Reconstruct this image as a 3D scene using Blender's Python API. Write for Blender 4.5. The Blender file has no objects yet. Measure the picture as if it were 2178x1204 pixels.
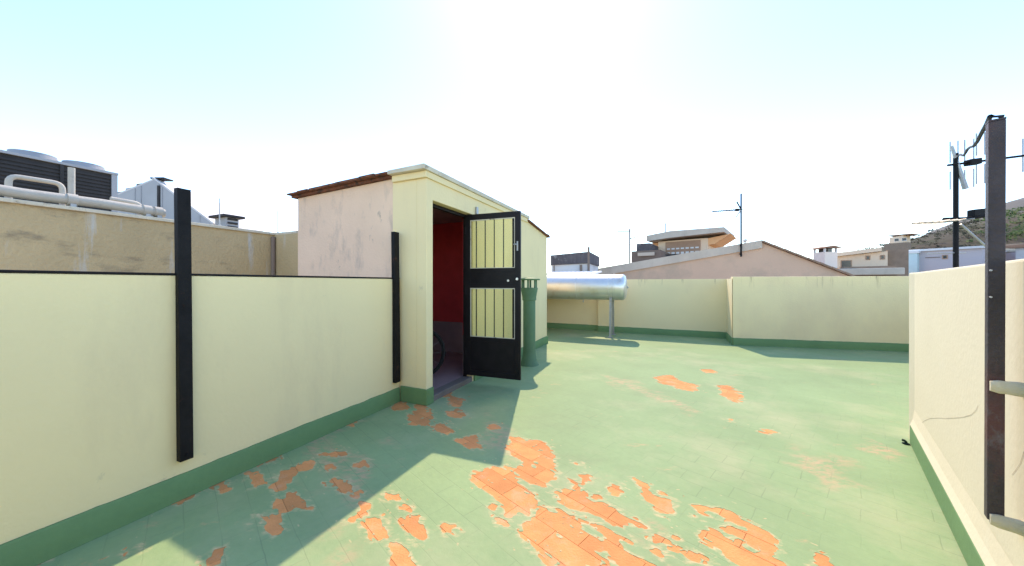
import bpy, math, random
import numpy as np
from mathutils import Vector, noise as mnoise
from mathutils.geometry import tessellate_polygon
R = math.radians
random.seed(7)
rng = np.random.default_rng(7)
scene = bpy.context.scene
COL = scene.collection

# ------------------------------------------------------------------ camera
EYE, F, CX, CY = 1.30, 720.0, 1089.0, 602.0
cam = bpy.data.cameras.new('camera'); cam.sensor_width = 36; cam.lens = F / 2178 * 36
cam.clip_start = 0.05; cam.clip_end = 6000
cam_o = bpy.data.objects.new('camera', cam); COL.objects.link(cam_o)
cam_o.location = (0, 0, EYE); cam_o.rotation_euler = (R(90), 0, 0)
scene.camera = cam_o

# ------------------------------------------------------------------ sky, sun, exposure
SUN = Vector((0.085, 0.82, 1.0)).normalized()
EL, AZ = math.asin(SUN.z), math.atan2(SUN.x, SUN.y)
world = bpy.data.worlds.new('World'); scene.world = world; world.use_nodes = True
wn, wl = world.node_tree.nodes, world.node_tree.links
bg = wn['Background']
sky = wn.new('ShaderNodeTexSky'); sky.sky_type = 'NISHITA'; sky.sun_disc = False
sky.sun_elevation = EL; sky.sun_rotation = AZ
sky.air_density = 1.05; sky.dust_density = 0.18; sky.ozone_density = 2.6; sky.altitude = 60
wl.new(sky.outputs[0], bg.inputs[0]); bg.inputs[1].default_value = 0.15
sl = bpy.data.lights.new('sun', 'SUN'); sl.energy = 2.0; sl.angle = R(0.55); sl.color = (1.0, 0.77, 0.55)
so = bpy.data.objects.new('sun', sl); COL.objects.link(so)
so.rotation_euler = (-SUN).to_track_quat('-Z', 'Y').to_euler(); so.location = (1, 8, 14)
vs = scene.view_settings
scene.display_settings.display_device = 'sRGB'
vs.view_transform = 'Standard'; vs.look = 'None'; vs.gamma = 1.0; vs.exposure = 1.45
vs.use_curve_mapping = False

# ------------------------------------------------------------------ materials
MATS = {}
def mat(name, col, rough=0.85, var=0.10, vscale=2.5, bump=0.15, bscale=60, metal=0.0, second=None, smask=(0.55, 0.7),
        sscale=3.0, sstretch=(1, 1, 1), spec=0.3, zmask=None, third=None):
    m = bpy.data.materials.new(name); m.use_nodes = True
    n, l = m.node_tree.nodes, m.node_tree.links
    b = n['Principled BSDF']; b.inputs['Roughness'].default_value = rough; b.inputs['Metallic'].default_value = metal
    b.inputs['Specular IOR Level'].default_value = spec
    geo = n.new('ShaderNodeNewGeometry')
    nz = n.new('ShaderNodeTexNoise'); nz.inputs['Scale'].default_value = vscale; nz.inputs['Detail'].default_value = 7
    nz.inputs['Roughness'].default_value = 0.62
    l.new(geo.outputs['Position'], nz.inputs['Vector'])
    mx = n.new('ShaderNodeMix'); mx.data_type = 'RGBA'
    lo = [c * (1 - var) for c in col]; hi = [min(1, c * (1 + var)) for c in col]
    mx.inputs[6].default_value = (*lo, 1); mx.inputs[7].default_value = (*hi, 1)
    mr = n.new('ShaderNodeMapRange'); mr.inputs[1].default_value = .3; mr.inputs[2].default_value = .7
    l.new(nz.outputs['Fac'], mr.inputs[0]); l.new(mr.outputs[0], mx.inputs[0])
    out = mx.outputs[2]
    def layer(out, c2, msk, scale, stretch, zm, off):
        mp = n.new('ShaderNodeMapping'); mp.inputs['Scale'].default_value = stretch; mp.inputs['Location'].default_value = (off, off * .7, off * .3)
        l.new(geo.outputs['Position'], mp.inputs['Vector'])
        z2 = n.new('ShaderNodeTexNoise'); z2.inputs['Scale'].default_value = scale; z2.inputs['Detail'].default_value = 9
        z2.inputs['Roughness'].default_value = 0.68
        l.new(mp.outputs[0], z2.inputs['Vector'])
        r2 = n.new('ShaderNodeMapRange'); r2.inputs[1].default_value = msk[0]; r2.inputs[2].default_value = msk[1]
        l.new(z2.outputs['Fac'], r2.inputs[0])
        fac = r2.outputs[0]
        if zm:
            sp = n.new('ShaderNodeSeparateXYZ'); l.new(geo.outputs['Position'], sp.inputs[0])
            r3 = n.new('ShaderNodeMapRange'); r3.inputs[1].default_value = zm[0]; r3.inputs[2].default_value = zm[1]
            l.new(sp.outputs[2], r3.inputs[0])
            mu = n.new('ShaderNodeMath'); mu.operation = 'MULTIPLY'; l.new(fac, mu.inputs[0]); l.new(r3.outputs[0], mu.inputs[1])
            fac = mu.outputs[0]
        m2 = n.new('ShaderNodeMix'); m2.data_type = 'RGBA'; l.new(fac, m2.inputs[0]); l.new(out, m2.inputs[6])
        m2.inputs[7].default_value = (*c2, 1)
        return m2.outputs[2]
    if second: out = layer(out, second, smask, sscale, sstretch, zmask, 3.1)
    if third: out = layer(out, third[0], third[1], third[2], third[3], third[4], 11.7)
    l.new(out, b.inputs['Base Color'])
    if bump:
        z3 = n.new('ShaderNodeTexNoise'); z3.inputs['Scale'].default_value = bscale; z3.inputs['Detail'].default_value = 5
        l.new(geo.outputs['Position'], z3.inputs['Vector'])
        bp = n.new('ShaderNodeBump'); bp.inputs['Strength'].default_value = bump; bp.inputs['Distance'].default_value = 0.02
        l.new(z3.outputs['Fac'], bp.inputs['Height']); l.new(bp.outputs[0], b.inputs['Normal'])
    MATS[name] = m
    return m

CREAM = (0.88, 0.73, 0.42)
mat('cream', CREAM, 0.9, 0.03, 0.8, 0.14, 40, second=(0.76, 0.62, 0.37), smask=(0.54, 0.9), sscale=1.4, sstretch=(1.6, 1.6, .45),
    third=((0.50, 0.42, 0.28), (0.655, 0.76), 3.4, (1, 1, .8), None))
mat('cream_streaked', (0.88, 0.725, 0.425), 0.9, 0.035, .8, 0.16, 40, second=(0.34, 0.27, 0.17), smask=(0.565, 0.68), sscale=4.5,
    sstretch=(2.2, 2.2, .16), zmask=(1.17, 1.41), third=((0.76, 0.60, 0.38), (0.5, 0.85), 0.9, (1, 1, .6), None))
mat('cream_sunlit', (0.68, 0.615, 0.44), 0.9, 0.03, 1.4, 0.09, 38, second=(0.66, 0.62, 0.48), smask=(0.60, 0.80), sscale=2.2)
mat('weathered', (0.84, 0.61, 0.44), 0.92, 0.07, 1.3, 0.30, 38, second=(0.36, 0.29, 0.24), smask=(0.645, 0.69), sscale=2.6,
    sstretch=(1.3, 1.3, .8), third=((0.62, 0.47, 0.36), (0.54, 0.70), 4.2, (1.3, 1.3, .5), None))
mat('tan_wall', (0.53, 0.405, 0.225), 0.95, 0.12, 1.1, 0.6, 30, second=(0.22, 0.175, 0.12), smask=(0.56, 0.72), sscale=1.5,
    sstretch=(.8, .8, 1.9), third=((0.56, 0.52, 0.44), (0.58, 0.68), 1.9, (2.2, 2.2, .25), None))
mat('terracotta', (0.66, 0.285, 0.105), 0.9, 0.12, 9, 0.25, 90, second=(0.66, 0.36, 0.20), smask=(0.55, 0.72), sscale=6)
mat('slab', (0.52, 0.26, 0.12), 0.95, 0.15, 8, 0.4, 60)
mat('roof_rust', (0.20, 0.085, 0.05), 0.95, 0.35, 9, 0.6, 40, second=(0.08, 0.05, 0.04), smask=(.5, .6), sscale=12)
mat('coping', (0.66, 0.59, 0.45), 0.92, 0.12, 4, 0.3, 40, second=(0.26, 0.21, 0.15), smask=(.58, .7), sscale=7)
mat('black_steel', (0.010, 0.009, 0.010), 0.6, 0.35, 14, 0.06, 80, spec=0.18, second=(0.06, 0.028, 0.02), smask=(.62, .72), sscale=9)
mat('door_black', (0.011, 0.009, 0.010), 0.5, 0.3, 8, 0.05, 60, spec=0.25)
mat('rusted_post', (0.055, 0.040, 0.040), 0.6, 0.4, 6, 0.25, 70, spec=0.4, second=(0.11, 0.045, 0.04), smask=(.5, .65), sscale=5,
    sstretch=(1, 1, .4), third=((0.16, 0.15, 0.15), (0.60, 0.72), 9, (1, 1, .5), None))
mat('steel_tank', (0.80, 0.77, 0.73), 0.36, 0.05, 3, 0.02, 20, metal=0.75, second=(0.66, 0.56, 0.44), smask=(.55, .75), sscale=2.5)
mat('galvanised', (0.42, 0.42, 0.42), 0.5, 0.15, 8, 0.05, 40, metal=0.7)
mat('pipe_grey', (0.47, 0.44, 0.38), 0.6, 0.10, 5, 0.15, 30, second=(0.38, 0.35, 0.30), smask=(.58, .7), sscale=6)
mat('louvre_dark', (0.035, 0.034, 0.036), 0.7, 0.3, 3, 0.1, 40)
mat('metal_grey', (0.36, 0.38, 0.41), 0.55, 0.08, 2, 0.05, 30)
mat('metal_pale', (0.55, 0.56, 0.58), 0.5, 0.06, 2, 0.03, 30)
mat('fan_grey', (0.30, 0.31, 0.33), 0.55, 0.08, 2, 0.03, 30)
mat('interior_red', (0.62, 0.065, 0.07), 0.55, 0.10, 3, 0.08, 40)
mat('interior_grey', (0.36, 0.26, 0.26), 0.8, 0.12, 4, 0.1, 40)
mat('doorstep', (0.20, 0.17, 0.15), 0.8, 0.12, 6, 0.15, 50)
mat('pink_render', (0.64, 0.465, 0.335), 0.95, 0.05, .5, 0.15, 20, second=(0.43, 0.36, 0.27), smask=(.5, .75), sscale=.5)
mat('concrete', (0.56, 0.50, 0.41), 0.92, 0.12, 1.2, 0.2, 20, second=(0.36, 0.31, 0.25), smask=(.55, .8), sscale=1.6, sstretch=(1, 1, .4))
mat('roof_tile', (0.30, 0.17, 0.11), 0.92, 0.25, 3, 0.3, 20)
mat('roof_edge', (0.30, 0.215, 0.155), 0.92, 0.15, 3, 0.2, 20)
mat('orange_lit_render', (0.85, 0.48, 0.24), 0.92, 0.06, 1, 0.1, 20)  # orange glow of the lit penthouse side and eaves, put into the render colour
mat('peach_render', (0.86, 0.66, 0.47), 0.92, 0.05, .6, 0.1, 20)
mat('brown_panel', (0.42, 0.27, 0.18), 0.85, 0.12, 2, 0.1, 20)
mat('white_render', (0.72, 0.72, 0.72), 0.9, 0.06, .4, 0.1, 20, second=(0.52, 0.51, 0.52), smask=(.5, .75), sscale=.35)
mat('chimney_render', (0.86, 0.74, 0.64), 0.9, 0.06, .8, 0.1, 20)
mat('mauve_render', (0.52, 0.47, 0.49), 0.9, 0.06, .4, 0.1, 20)
mat('pale_sheet', (0.52, 0.66, 0.68), 0.5, 0.08, .6, 0.05, 20)
mat('dark_render', (0.21, 0.165, 0.135), 0.95, 0.2, .5, 0.1, 20)
mat('dark_sheet', (0.11, 0.10, 0.105), 0.8, 0.25, 1.5, 0.1, 20, second=(0.34, 0.33, 0.33), smask=(.56, .66), sscale=2.2)
mat('window_dark', (0.03, 0.03, 0.035), 0.15, 0.1, 2, 0, spec=0.6)
mat('frame_white', (0.75, 0.74, 0.70), 0.6, 0.05, 2, 0)
mat('hill_soil', (0.085, 0.068, 0.045), 0.97, 0.35, .045, 0, second=(0.05, 0.055, 0.025), smask=(.45, .6), sscale=.06)
mat('hill_green', (0.075, 0.105, 0.03), 0.97, 0.3, .03, 0, second=(0.11, 0.10, 0.05), smask=(.5, .65), sscale=.05)
mat('far_slope', (0.13, 0.125, 0.115), 0.97, 0.15, .008, 0)
mat('ground', (0.20, 0.18, 0.15), 0.95, 0.2, .05, 0)
mat('foliage', (0.048, 0.048, 0.026), 0.9, 0.45, .12, 0)
mat('foliage_green', (0.075, 0.115, 0.03), 0.9, 0.4, .10, 0)
mat('crack_dark', (0.42, 0.37, 0.28), 0.95, 0.1, 5, 0)
mat('rubber', (0.02, 0.02, 0.02), 0.7, 0.2, 5, 0)
mat('plaster_stub', (0.62, 0.54, 0.38), 0.93, 0.12, 12, 0.35, 60)
mat('flue_green', (0.12, 0.21, 0.12), 0.6, 0.10, 6, 0.08, 40)
mat('drain', (0.015, 0.03, 0.018), 0.8, 0.2, 20, 0.1, 60)
mat('lock_metal', (0.70, 0.68, 0.64), 0.35, 0.05, 8, 0, metal=0.9)

TA = R(-46.0)                      # tile rows run square to the right-hand parapet
TW, TH = 0.28, 0.14
def green_paint(name, col, shade, worn=True):
    m = bpy.data.materials.new(name); m.use_nodes = True
    n, l = m.node_tree.nodes, m.node_tree.links
    b = n['Principled BSDF']; b.inputs['Roughness'].default_value = 0.72; b.inputs['Specular IOR Level'].default_value = 0.25
    geo = n.new('ShaderNodeNewGeometry')
    def noise(scale, detail=7, rough=.6, stretch=None, off=0):
        z = n.new('ShaderNodeTexNoise'); z.inputs['Scale'].default_value = scale; z.inputs['Detail'].default_value = detail
        z.inputs['Roughness'].default_value = rough
        src = geo.outputs['Position']
        mp = n.new('ShaderNodeMapping'); mp.inputs['Rotation'].default_value = (0, 0, -TA)
        mp.inputs['Location'].default_value = (off, off * 1.3, 0)
        if stretch: mp.inputs['Scale'].default_value = stretch
        l.new(src, mp.inputs['Vector']); l.new(mp.outputs[0], z.inputs['Vector'])
        return z.outputs['Fac']
    def rng_(x, a, c, d=0., e=1.):
        r = n.new('ShaderNodeMapRange'); r.inputs[1].default_value = a; r.inputs[2].default_value = c
        r.inputs[3].default_value = d; r.inputs[4].default_value = e; l.new(x, r.inputs[0]); return r.outputs[0]
    def mix(f, a, c):
        x = n.new('ShaderNodeMix'); x.data_type = 'RGBA'
        l.new(f, x.inputs[0])
        if isinstance(a, tuple): x.inputs[6].default_value = (*a, 1)
        else: l.new(a, x.inputs[6])
        if isinstance(c, tuple): x.inputs[7].default_value = (*c, 1)
        else: l.new(c, x.inputs[7])
        return x.outputs[2]
    base = mix(rng_(noise(1.3), .3, .7), tuple(c * .90 for c in col), tuple(min(1, c * 1.10) for c in col))
    base = mix(rng_(noise(22, 5), .35, .75, 0, .35), base, shade)
    hgt = noise(26, 6)
    if worn:
        # faded, scuffed and dusty paint
        base = mix(rng_(noise(.75, 8, .66, None, 4.2), .50, .78, 0, .55), base, (0.52, 0.47, 0.30))
        base = mix(rng_(noise(2.2, 10, .72, (1, 2.4, 1), 9.1), .615, .68, 0, .40), base, (0.58, 0.36, 0.20))
        base = mix(rng_(noise(7, 9, .7, (.35, 2.2, 1), 2.7), .62, .72, 0, .35), base, (0.20, 0.26, 0.15))
        base = mix(rng_(noise(1.7, 9, .68, (.6, 1.3, 1), 17.3), .54, .70, 0, .22), base, (0.20, 0.22, 0.13))
        base = mix(rng_(noise(38, 4, .6, None, 13.0), .70, .74, 0, .45), base, (0.12, 0.13, 0.08))
        ed = n.new('ShaderNodeAttribute'); ed.attribute_name = 'edge'; fd = n.new('ShaderNodeAttribute'); fd.attribute_name = 'fade'
        def mul(a, c):
            x = n.new('ShaderNodeMath'); x.operation = 'MULTIPLY'; l.new(a, x.inputs[0]); l.new(c, x.inputs[1]); return x.outputs[0]
        base = mix(mul(fd.outputs['Fac'], rng_(noise(16, 8, .7, (.7, 1.4, 1), 5.5), .42, .58, 0, .75)), base, (0.58, 0.34, 0.22))
        base = mix(mul(rng_(ed.outputs['Fac'], .25, 1, 0, 1), rng_(noise(24, 7, .7, (.6, 1.6, 1), 1.5), .44, .60, 0, .85)), base, (0.66, 0.50, 0.28))
        br = n.new('ShaderNodeTexBrick'); br.offset = 0.5; br.inputs['Scale'].default_value = 1
        br.inputs['Brick Width'].default_value = TW; br.inputs['Row Height'].default_value = TH
        br.inputs['Mortar Size'].default_value = 0.0035; br.inputs['Mortar Smooth'].default_value = 0.6
        mp = n.new('ShaderNodeMapping'); mp.inputs['Rotation'].default_value = (0, 0, -TA)
        l.new(geo.outputs['Position'], mp.inputs['Vector'])
        wob = n.new('ShaderNodeTexNoise'); wob.inputs['Scale'].default_value = 8
        l.new(mp.outputs[0], wob.inputs['Vector'])
        vm = n.new('ShaderNodeVectorMath'); vm.operation = 'MULTIPLY_ADD'; vm.inputs[1].default_value = (.012,) * 3
        l.new(wob.outputs['Color'], vm.inputs[0]); l.new(mp.outputs[0], vm.inputs[2]); l.new(vm.outputs[0], br.inputs['Vector'])
        mu = n.new('ShaderNodeMath'); mu.operation = 'MULTIPLY'
        l.new(br.outputs['Fac'], mu.inputs[0]); l.new(rng_(noise(1.1, 6, .6, None, 6.6), .45, .70, .16, 1), mu.inputs[1])
        joint = mu.outputs[0]
        jm = n.new('ShaderNodeMath'); jm.operation = 'MULTIPLY'; jm.inputs[1].default_value = .38; l.new(joint, jm.inputs[0])
        base = mix(jm.outputs[0], base, (0.13, 0.17, 0.10))
        sb = n.new('ShaderNodeMath'); sb.operation = 'MULTIPLY_ADD'; sb.inputs[1].default_value = -1.0
        l.new(joint, sb.inputs[0]); l.new(hgt, sb.inputs[2]); hgt = sb.outputs[0]
    l.new(base, b.inputs['Base Color'])
    bp = n.new('ShaderNodeBump'); bp.inputs['Strength'].default_value = 0.22; bp.inputs['Distance'].default_value = 0.01
    l.new(hgt, bp.inputs['Height']); l.new(bp.outputs[0], b.inputs['Normal'])
    MATS[name] = m
_t = MATS['terracotta'].node_tree; _b = _t.nodes['Principled BSDF']; _src = _b.inputs['Base Color'].links[0].from_socket
_oi = _t.nodes.new('ShaderNodeObjectInfo'); _hs = _t.nodes.new('ShaderNodeHueSaturation')
_mr = _t.nodes.new('ShaderNodeMapRange'); _mr.inputs[3].default_value = .86; _mr.inputs[4].default_value = 1.1
_t.links.new(_oi.outputs['Random'], _mr.inputs[0]); _t.links.new(_mr.outputs[0], _hs.inputs['Value']); _t.links.new(_src, _hs.inputs['Color'])
_t.links.new(_hs.outputs[0], _b.inputs['Base Color'])
green_paint('floor_paint', (0.255, 0.355, 0.172), (0.20, 0.30, 0.145))
green_paint('skirting_paint', (0.155, 0.27, 0.115), (0.12, 0.22, 0.10), worn=False)

gm = bpy.data.materials.new('door_glass'); gm.use_nodes = True
b = gm.node_tree.nodes['Principled BSDF']
b.inputs['Base Color'].default_value = (0.98, 0.93, 0.62, 1); b.inputs['Roughness'].default_value = 0.04
b.inputs['Transmission Weight'].default_value = 0.95; b.inputs['IOR'].default_value = 1.15
MATS['door_glass'] = gm

# ------------------------------------------------------------------ mesh helpers
class MB:
    def __init__(s): s.v, s.f = [], []
    def add(s, vs, fs):
        k = len(s.v); s.v += [tuple(x) for x in vs]; s.f += [tuple(i + k for i in f) for f in fs]; return s
    def obox(s, o, ex, ey, ez, xr, yr, zr):
        o, ex, ey, ez = map(Vector, (o, ex, ey, ez))
        vs = [o + ex * x + ey * y + ez * z for z in zr for y in yr for x in xr]
        fs = [(0, 2, 3, 1), (4, 5, 7, 6), (0, 1, 5, 4), (2, 6, 7, 3), (0, 4, 6, 2), (1, 3, 7, 5)]
        if ex.cross(ey).dot(ez) * (xr[1] - xr[0]) * (yr[1] - yr[0]) * (zr[1] - zr[0]) < 0: fs = [f[::-1] for f in fs]
        return s.add(vs, fs)
    def box(s, x0, x1, y0, y1, z0, z1): return s.obox((0, 0, 0), (1, 0, 0), (0, 1, 0), (0, 0, 1), (x0, x1), (y0, y1), (z0, z1))
    def prism(s, poly, z0, z1):
        a = sum(p[0] * q[1] - q[0] * p[1] for p, q in zip(poly, poly[1:] + poly[:1]))
        if a < 0: poly = poly[::-1]
        n = len(poly); g = lambda z, i: z[i] if isinstance(z, (list, tuple)) else z
        if a < 0:
            if isinstance(z1, (list, tuple)): z1 = list(z1)[::-1]
            if isinstance(z0, (list, tuple)): z0 = list(z0)[::-1]
        vs = [(p[0], p[1], g(z0, i)) for i, p in enumerate(poly)] + [(p[0], p[1], g(z1, i)) for i, p in enumerate(poly)]
        return s.add(vs, [tuple(range(n))[::-1], tuple(range(n, 2 * n))] + [(i, (i + 1) % n, (i + 1) % n + n, i + n) for i in range(n)])
    def profile(s, pts, d):                     # planar outline (3D points) pushed along vector d
        pts = [Vector(p) for p in pts]; d = Vector(d); n = len(pts)
        nrm = Vector((0, 0, 0))
        for i in range(n): nrm += pts[i].cross(pts[(i + 1) % n])
        if nrm.dot(d) < 0: pts = pts[::-1]
        vs = pts + [p + d for p in pts]
        return s.add(vs, [tuple(range(n))[::-1], tuple(range(n, 2 * n))] + [(i, (i + 1) % n, (i + 1) % n + n, i + n) for i in range(n)])
    def cyl(s, p0, p1, r0, r1=None, seg=12, caps=True):
        p0, p1 = Vector(p0), Vector(p1); r1 = r0 if r1 is None else r1
        d = (p1 - p0).normalized(); a = d.orthogonal().normalized(); c = d.cross(a)
        vs = []
        for p, r in ((p0, r0), (p1, r1)):
            vs += [p + (a * math.cos(t) + c * math.sin(t)) * r for t in (2 * math.pi * i / seg for i in range(seg))]
        fs = [(i, (i + 1) % seg, (i + 1) % seg + seg, i + seg) for i in range(seg)]
        if caps: fs += [tuple(range(seg))[::-1], tuple(range(seg, 2 * seg))]
        return s.add(vs, fs)
    def tube(s, pts, r, seg=8):
        pts = [Vector(p) for p in pts]; rings = []
        d0 = (pts[1] - pts[0]).normalized(); a = d0.orthogonal().normalized()
        for i, p in enumerate(pts):
            d = (pts[min(i + 1, len(pts) - 1)] - pts[max(i - 1, 0)]).normalized()
            a = (a - d * a.dot(d)).normalized(); c = d.cross(a)
            rings.append([p + (a * math.cos(t) + c * math.sin(t)) * r for t in (2 * math.pi * k / seg for k in range(seg))])
        vs = [v for r_ in rings for v in r_]
        fs = [(i * seg + k, i * seg + (k + 1) % seg, (i + 1) * seg + (k + 1) % seg, (i + 1) * seg + k) for i in range(len(pts) - 1) for k in range(seg)]
        fs += [tuple(range(seg))[::-1], tuple(range(len(vs) - seg, len(vs)))]
        return s.add(vs, fs)
    def lathe(s, o, axis, prof, seg=28):        # prof: (distance along axis, radius)
        o, d = Vector(o), Vector(axis).normalized(); a = d.orthogonal().normalized(); c = d.cross(a)
        vs, fs = [], []
        for h, r in prof:
            vs += [o + d * h + (a * math.cos(t) + c * math.sin(t)) * r for t in (2 * math.pi * i / seg for i in range(seg))]
        for j in range(len(prof) - 1):
            fs += [(j * seg + i, j * seg + (i + 1) % seg, (j + 1) * seg + (i + 1) % seg, (j + 1) * seg + i) for i in range(seg)]
        fs += [tuple(range(seg))[::-1], tuple(range(len(vs) - seg, len(vs)))]
        return s.add(vs, fs)
    def build(s, name, m, parent=None, loc=None, bevel=0, smooth=False, seg=2):
        me = bpy.data.meshes.new(name)
        root = parent
        while root is not None and root.parent is not None: root = root.parent
        if root is not None: o0 = Vector(root.location)
        elif loc is not None: o0 = Vector(loc)
        else:
            n = len(s.v); o0 = Vector((sum(v[0] for v in s.v) / n, sum(v[1] for v in s.v) / n, min(v[2] for v in s.v)))
        me.from_pydata([tuple(Vector(v) - o0) for v in s.v], [], s.f)
        me.materials.append(MATS[m]); me.update()
        o = bpy.data.objects.new(name, me); COL.objects.link(o)
        if parent is not None: o.parent = parent
        else: o.location = o0
        if smooth:
            for p in me.polygons: p.use_smooth = True
            me.set_sharp_from_angle(angle=R(40))
        if bevel:
            bv = o.modifiers.new('bevel', 'BEVEL'); bv.width = bevel; bv.segments = seg; bv.limit_method = 'ANGLE'; bv.angle_limit = R(35)
        return o
def tag(o, label=None, cat=None, group=None, kind=None):
    if label: o['label'] = label
    if cat: o['category'] = cat
    if group: o['group'] = group
    if kind: o['kind'] = kind
    return o
def thing(name, loc, label, cat, group=None):
    o = bpy.data.objects.new(name, None); o.empty_display_size = .2; o.location = loc; COL.objects.link(o)
    return tag(o, label, cat, group)
def P(px, py, y): return Vector(((px - CX) / F * y, y, EYE - (py - CY) / F * y))
def Zat(py, y): return EYE - (py - CY) / F * y
def Xat(px, y): return (px - CX) / F * y
UP = Vector((0, 0, 1))
def V2(v, z=0): return Vector((v[0], v[1], z))

# ------------------------------------------------------------------ plan of the terrace (metres, camera at the origin)
W_ = Vector((math.sin(R(24)), math.cos(R(24)), 0))        # along the left parapet and the stair hut, away from the camera
N_ = Vector((W_.y, -W_.x, 0))                             # from the left parapet into the terrace
LP = Vector((-1.735, 2.635, 0))                           # a point of the left parapet's inner face
A = Vector((-0.91, 3.60, 0))                              # near front corner of the hut
HL, HD = 4.10, 2.10
B = A + W_ * HL
C = Vector((3.25, 2.733, 0))                              # end of the right parapet
RW = Vector((-0.690, -0.724, 0)).normalized(); RN = Vector((-0.724, 0.690, 0)).normalized()
J0 = Vector((5.02, 7.92, 0)); J1 = Vector((4.63, 7.10, 0)) # the step in the far parapet
FW = (J0 - Vector((1.05, 9.684, 0))).normalized()
K0 = Vector((2.32, 9.12, 0)); K1 = K0 + Vector((.407, .914, 0)) * .12
K2 = K1 - FW * 3.05
G1 = Vector((8.55, 6.165, 0)); E1 = Vector((8.2, 3.9, 0))
BL = LP - W_ * 5.4; BR = C + RW * 5.3                      # behind the camera
HJ = LP + W_ * ((A - LP).dot(W_))                         # left parapet meets the hut
HB = B - N_ * 1.2

# ground, lower roofs, slab
tag(MB().prism([(-900, -300), (900, -300), (900, 1500), (-900, 1500)], -9.5, -9.0).build('ground', 'ground'), kind='structure')
outer = [BL - N_ * .1, HJ - N_ * .1, A - N_ * HD + W_ * .02, B - N_ * HD, Vector((K2.x - .15, K2.y + .1, 0)), K1 + Vector((.03, .15, 0)), K0 + Vector((.03, .15, 0)),
         J0 + Vector((.1, .1, 0)), J1 + Vector((.1, .1, 0)), G1 + Vector((.1, .1, 0)), E1 + Vector((.1, -.1, 0)), C - RN * .12 + RW * .03, BR - RN * .1]
fl = MB().prism([(p.x, p.y) for p in outer], -9.0, -0.0045).build('terrace_floor', 'slab', loc=(0, 0, 0))
tag(fl, kind='structure')
tag(MB().prism([(p.x, p.y) for p in (BL - N_ * .13, HJ - N_ * .13, A - N_ * 2.14 + W_ * .02, A - N_ * 2.14 + W_ * 1.8, A - N_ * 3.8 + W_ * 1.8, LP - N_ * 3.0 - W_ * 5)], -9.0, -0.35)
    .build('neighbour_roof', 'concrete'), kind='structure')

# ------------------------------------------------------------------ peeled paint: traced outlines, on the floor
def z8(*p): return [(900 + a / 2.178, 780 + b_ / 2.178) for a, b_ in p]
def z7(*p): return [(a / 2.178, 780 + b_ / 2.178) for a, b_ in p]
def blob(cx, cy, rx, ry=None, k=9):
    ry = ry or rx * .6
    return [(cx + rx * math.cos(2 * math.pi * i / k) * random.uniform(.75, 1.2), cy + ry * math.sin(2 * math.pi * i / k) * random.uniform(.75, 1.2)) for i in range(k)]
PATCH = [
    z8((405, 330), (520, 345), (590, 370), (608, 420), (600, 500), (570, 560), (500, 540), (440, 480), (470, 440), (400, 400)),
    z8((240, 500), (300, 460), (380, 460), (420, 520), (470, 580), (510, 650), (490, 700), (420, 670), (340, 620), (290, 580), (230, 530)),
    z8((600, 580), (700, 560), (690, 530), (730, 550), (770, 610), (850, 650), (960, 700), (1030, 745), (950, 720), (870, 730), (830, 690), (740, 660), (640, 620)),
    z8((990, 530), (1030, 545), (1070, 600), (1150, 640), (1110, 670), (1050, 630), (1010, 580)),
    z8((880, 545), (915, 550), (905, 600), (875, 590)),
    z8((550, 660), (640, 680), (730, 720), (760, 800), (700, 810), (800, 880), (860, 935), (640, 945), (520, 830), (450, 790), (470, 730)),
    z8((720, 760), (830, 800), (900, 780), (920, 850), (1060, 940), (930, 940), (860, 850), (780, 830)),
    z8((700, 690), (800, 740), (960, 800), (955, 806), (800, 750)),
    z8((1050, 800), (1110, 790), (1180, 830), (1330, 880), (1320, 910), (1230, 900), (1200, 850), (1130, 870), (1060, 840)),
    z8((1310, 650), (1410, 655), (1470, 710), (1560, 745), (1615, 780), (1600, 850), (1540, 830), (1440, 790), (1390, 755), (1480, 745), (1400, 700), (1340, 665)),
    z8((1295, 790), (1360, 770), (1400, 810), (1500, 860), (1620, 900), (1680, 940), (1480, 940), (1380, 850), (1310, 830)),
    z8((1815, 890), (1840, 880), (1870, 940), (1830, 940)),
    z8((1060, 50), (1150, 40), (1200, 70), (1280, 90), (1250, 115), (1180, 100), (1100, 70)),
    z8((1370, 90), (1430, 90), (1480, 150), (1440, 160), (1390, 130)),
    z8((1290, 10), (1370, 8), (1385, 25), (1310, 28)),
    z7((1900, 210), (1960, 190), (2010, 240), (1980, 270), (1900, 265)),
    z7((805, 625), (940, 570), (900, 605), (830, 635)),
    z7((1150, 490), (1200, 490), (1225, 550), (1180, 555)),
    z7((1250, 560), (1330, 480), (1440, 430), (1450, 470), (1350, 510), (1290, 575)),
    z7((1280, 620), (1370, 580), (1430, 620), (1420, 655), (1300, 670)),
    z7((1210, 680), (1290, 690), (1320, 760), (1240, 795), (1205, 770)),
    z7((1700, 710), (1770, 690), (1800, 740), (1790, 790), (1740, 795), (1700, 760)),
    z7((1855, 700), (1930, 705), (1975, 760), (1940, 805), (1880, 780)),
    z7((1630, 700), (1690, 650), (1705, 665), (1660, 700)),
    z7((1820, 905), (1870, 850), (1915, 925), (1880, 930)),
    z7((80, 920), (200, 895), (190, 915)),
    z7((1600, 275), (1660, 240), (1668, 255), (1630, 280)),
    z7((1195, 455), (1270, 415), (1262, 435), (1215, 458)),
    z7((1480, 410), (1600, 380), (1620, 410), (1540, 420)),
]
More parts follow.
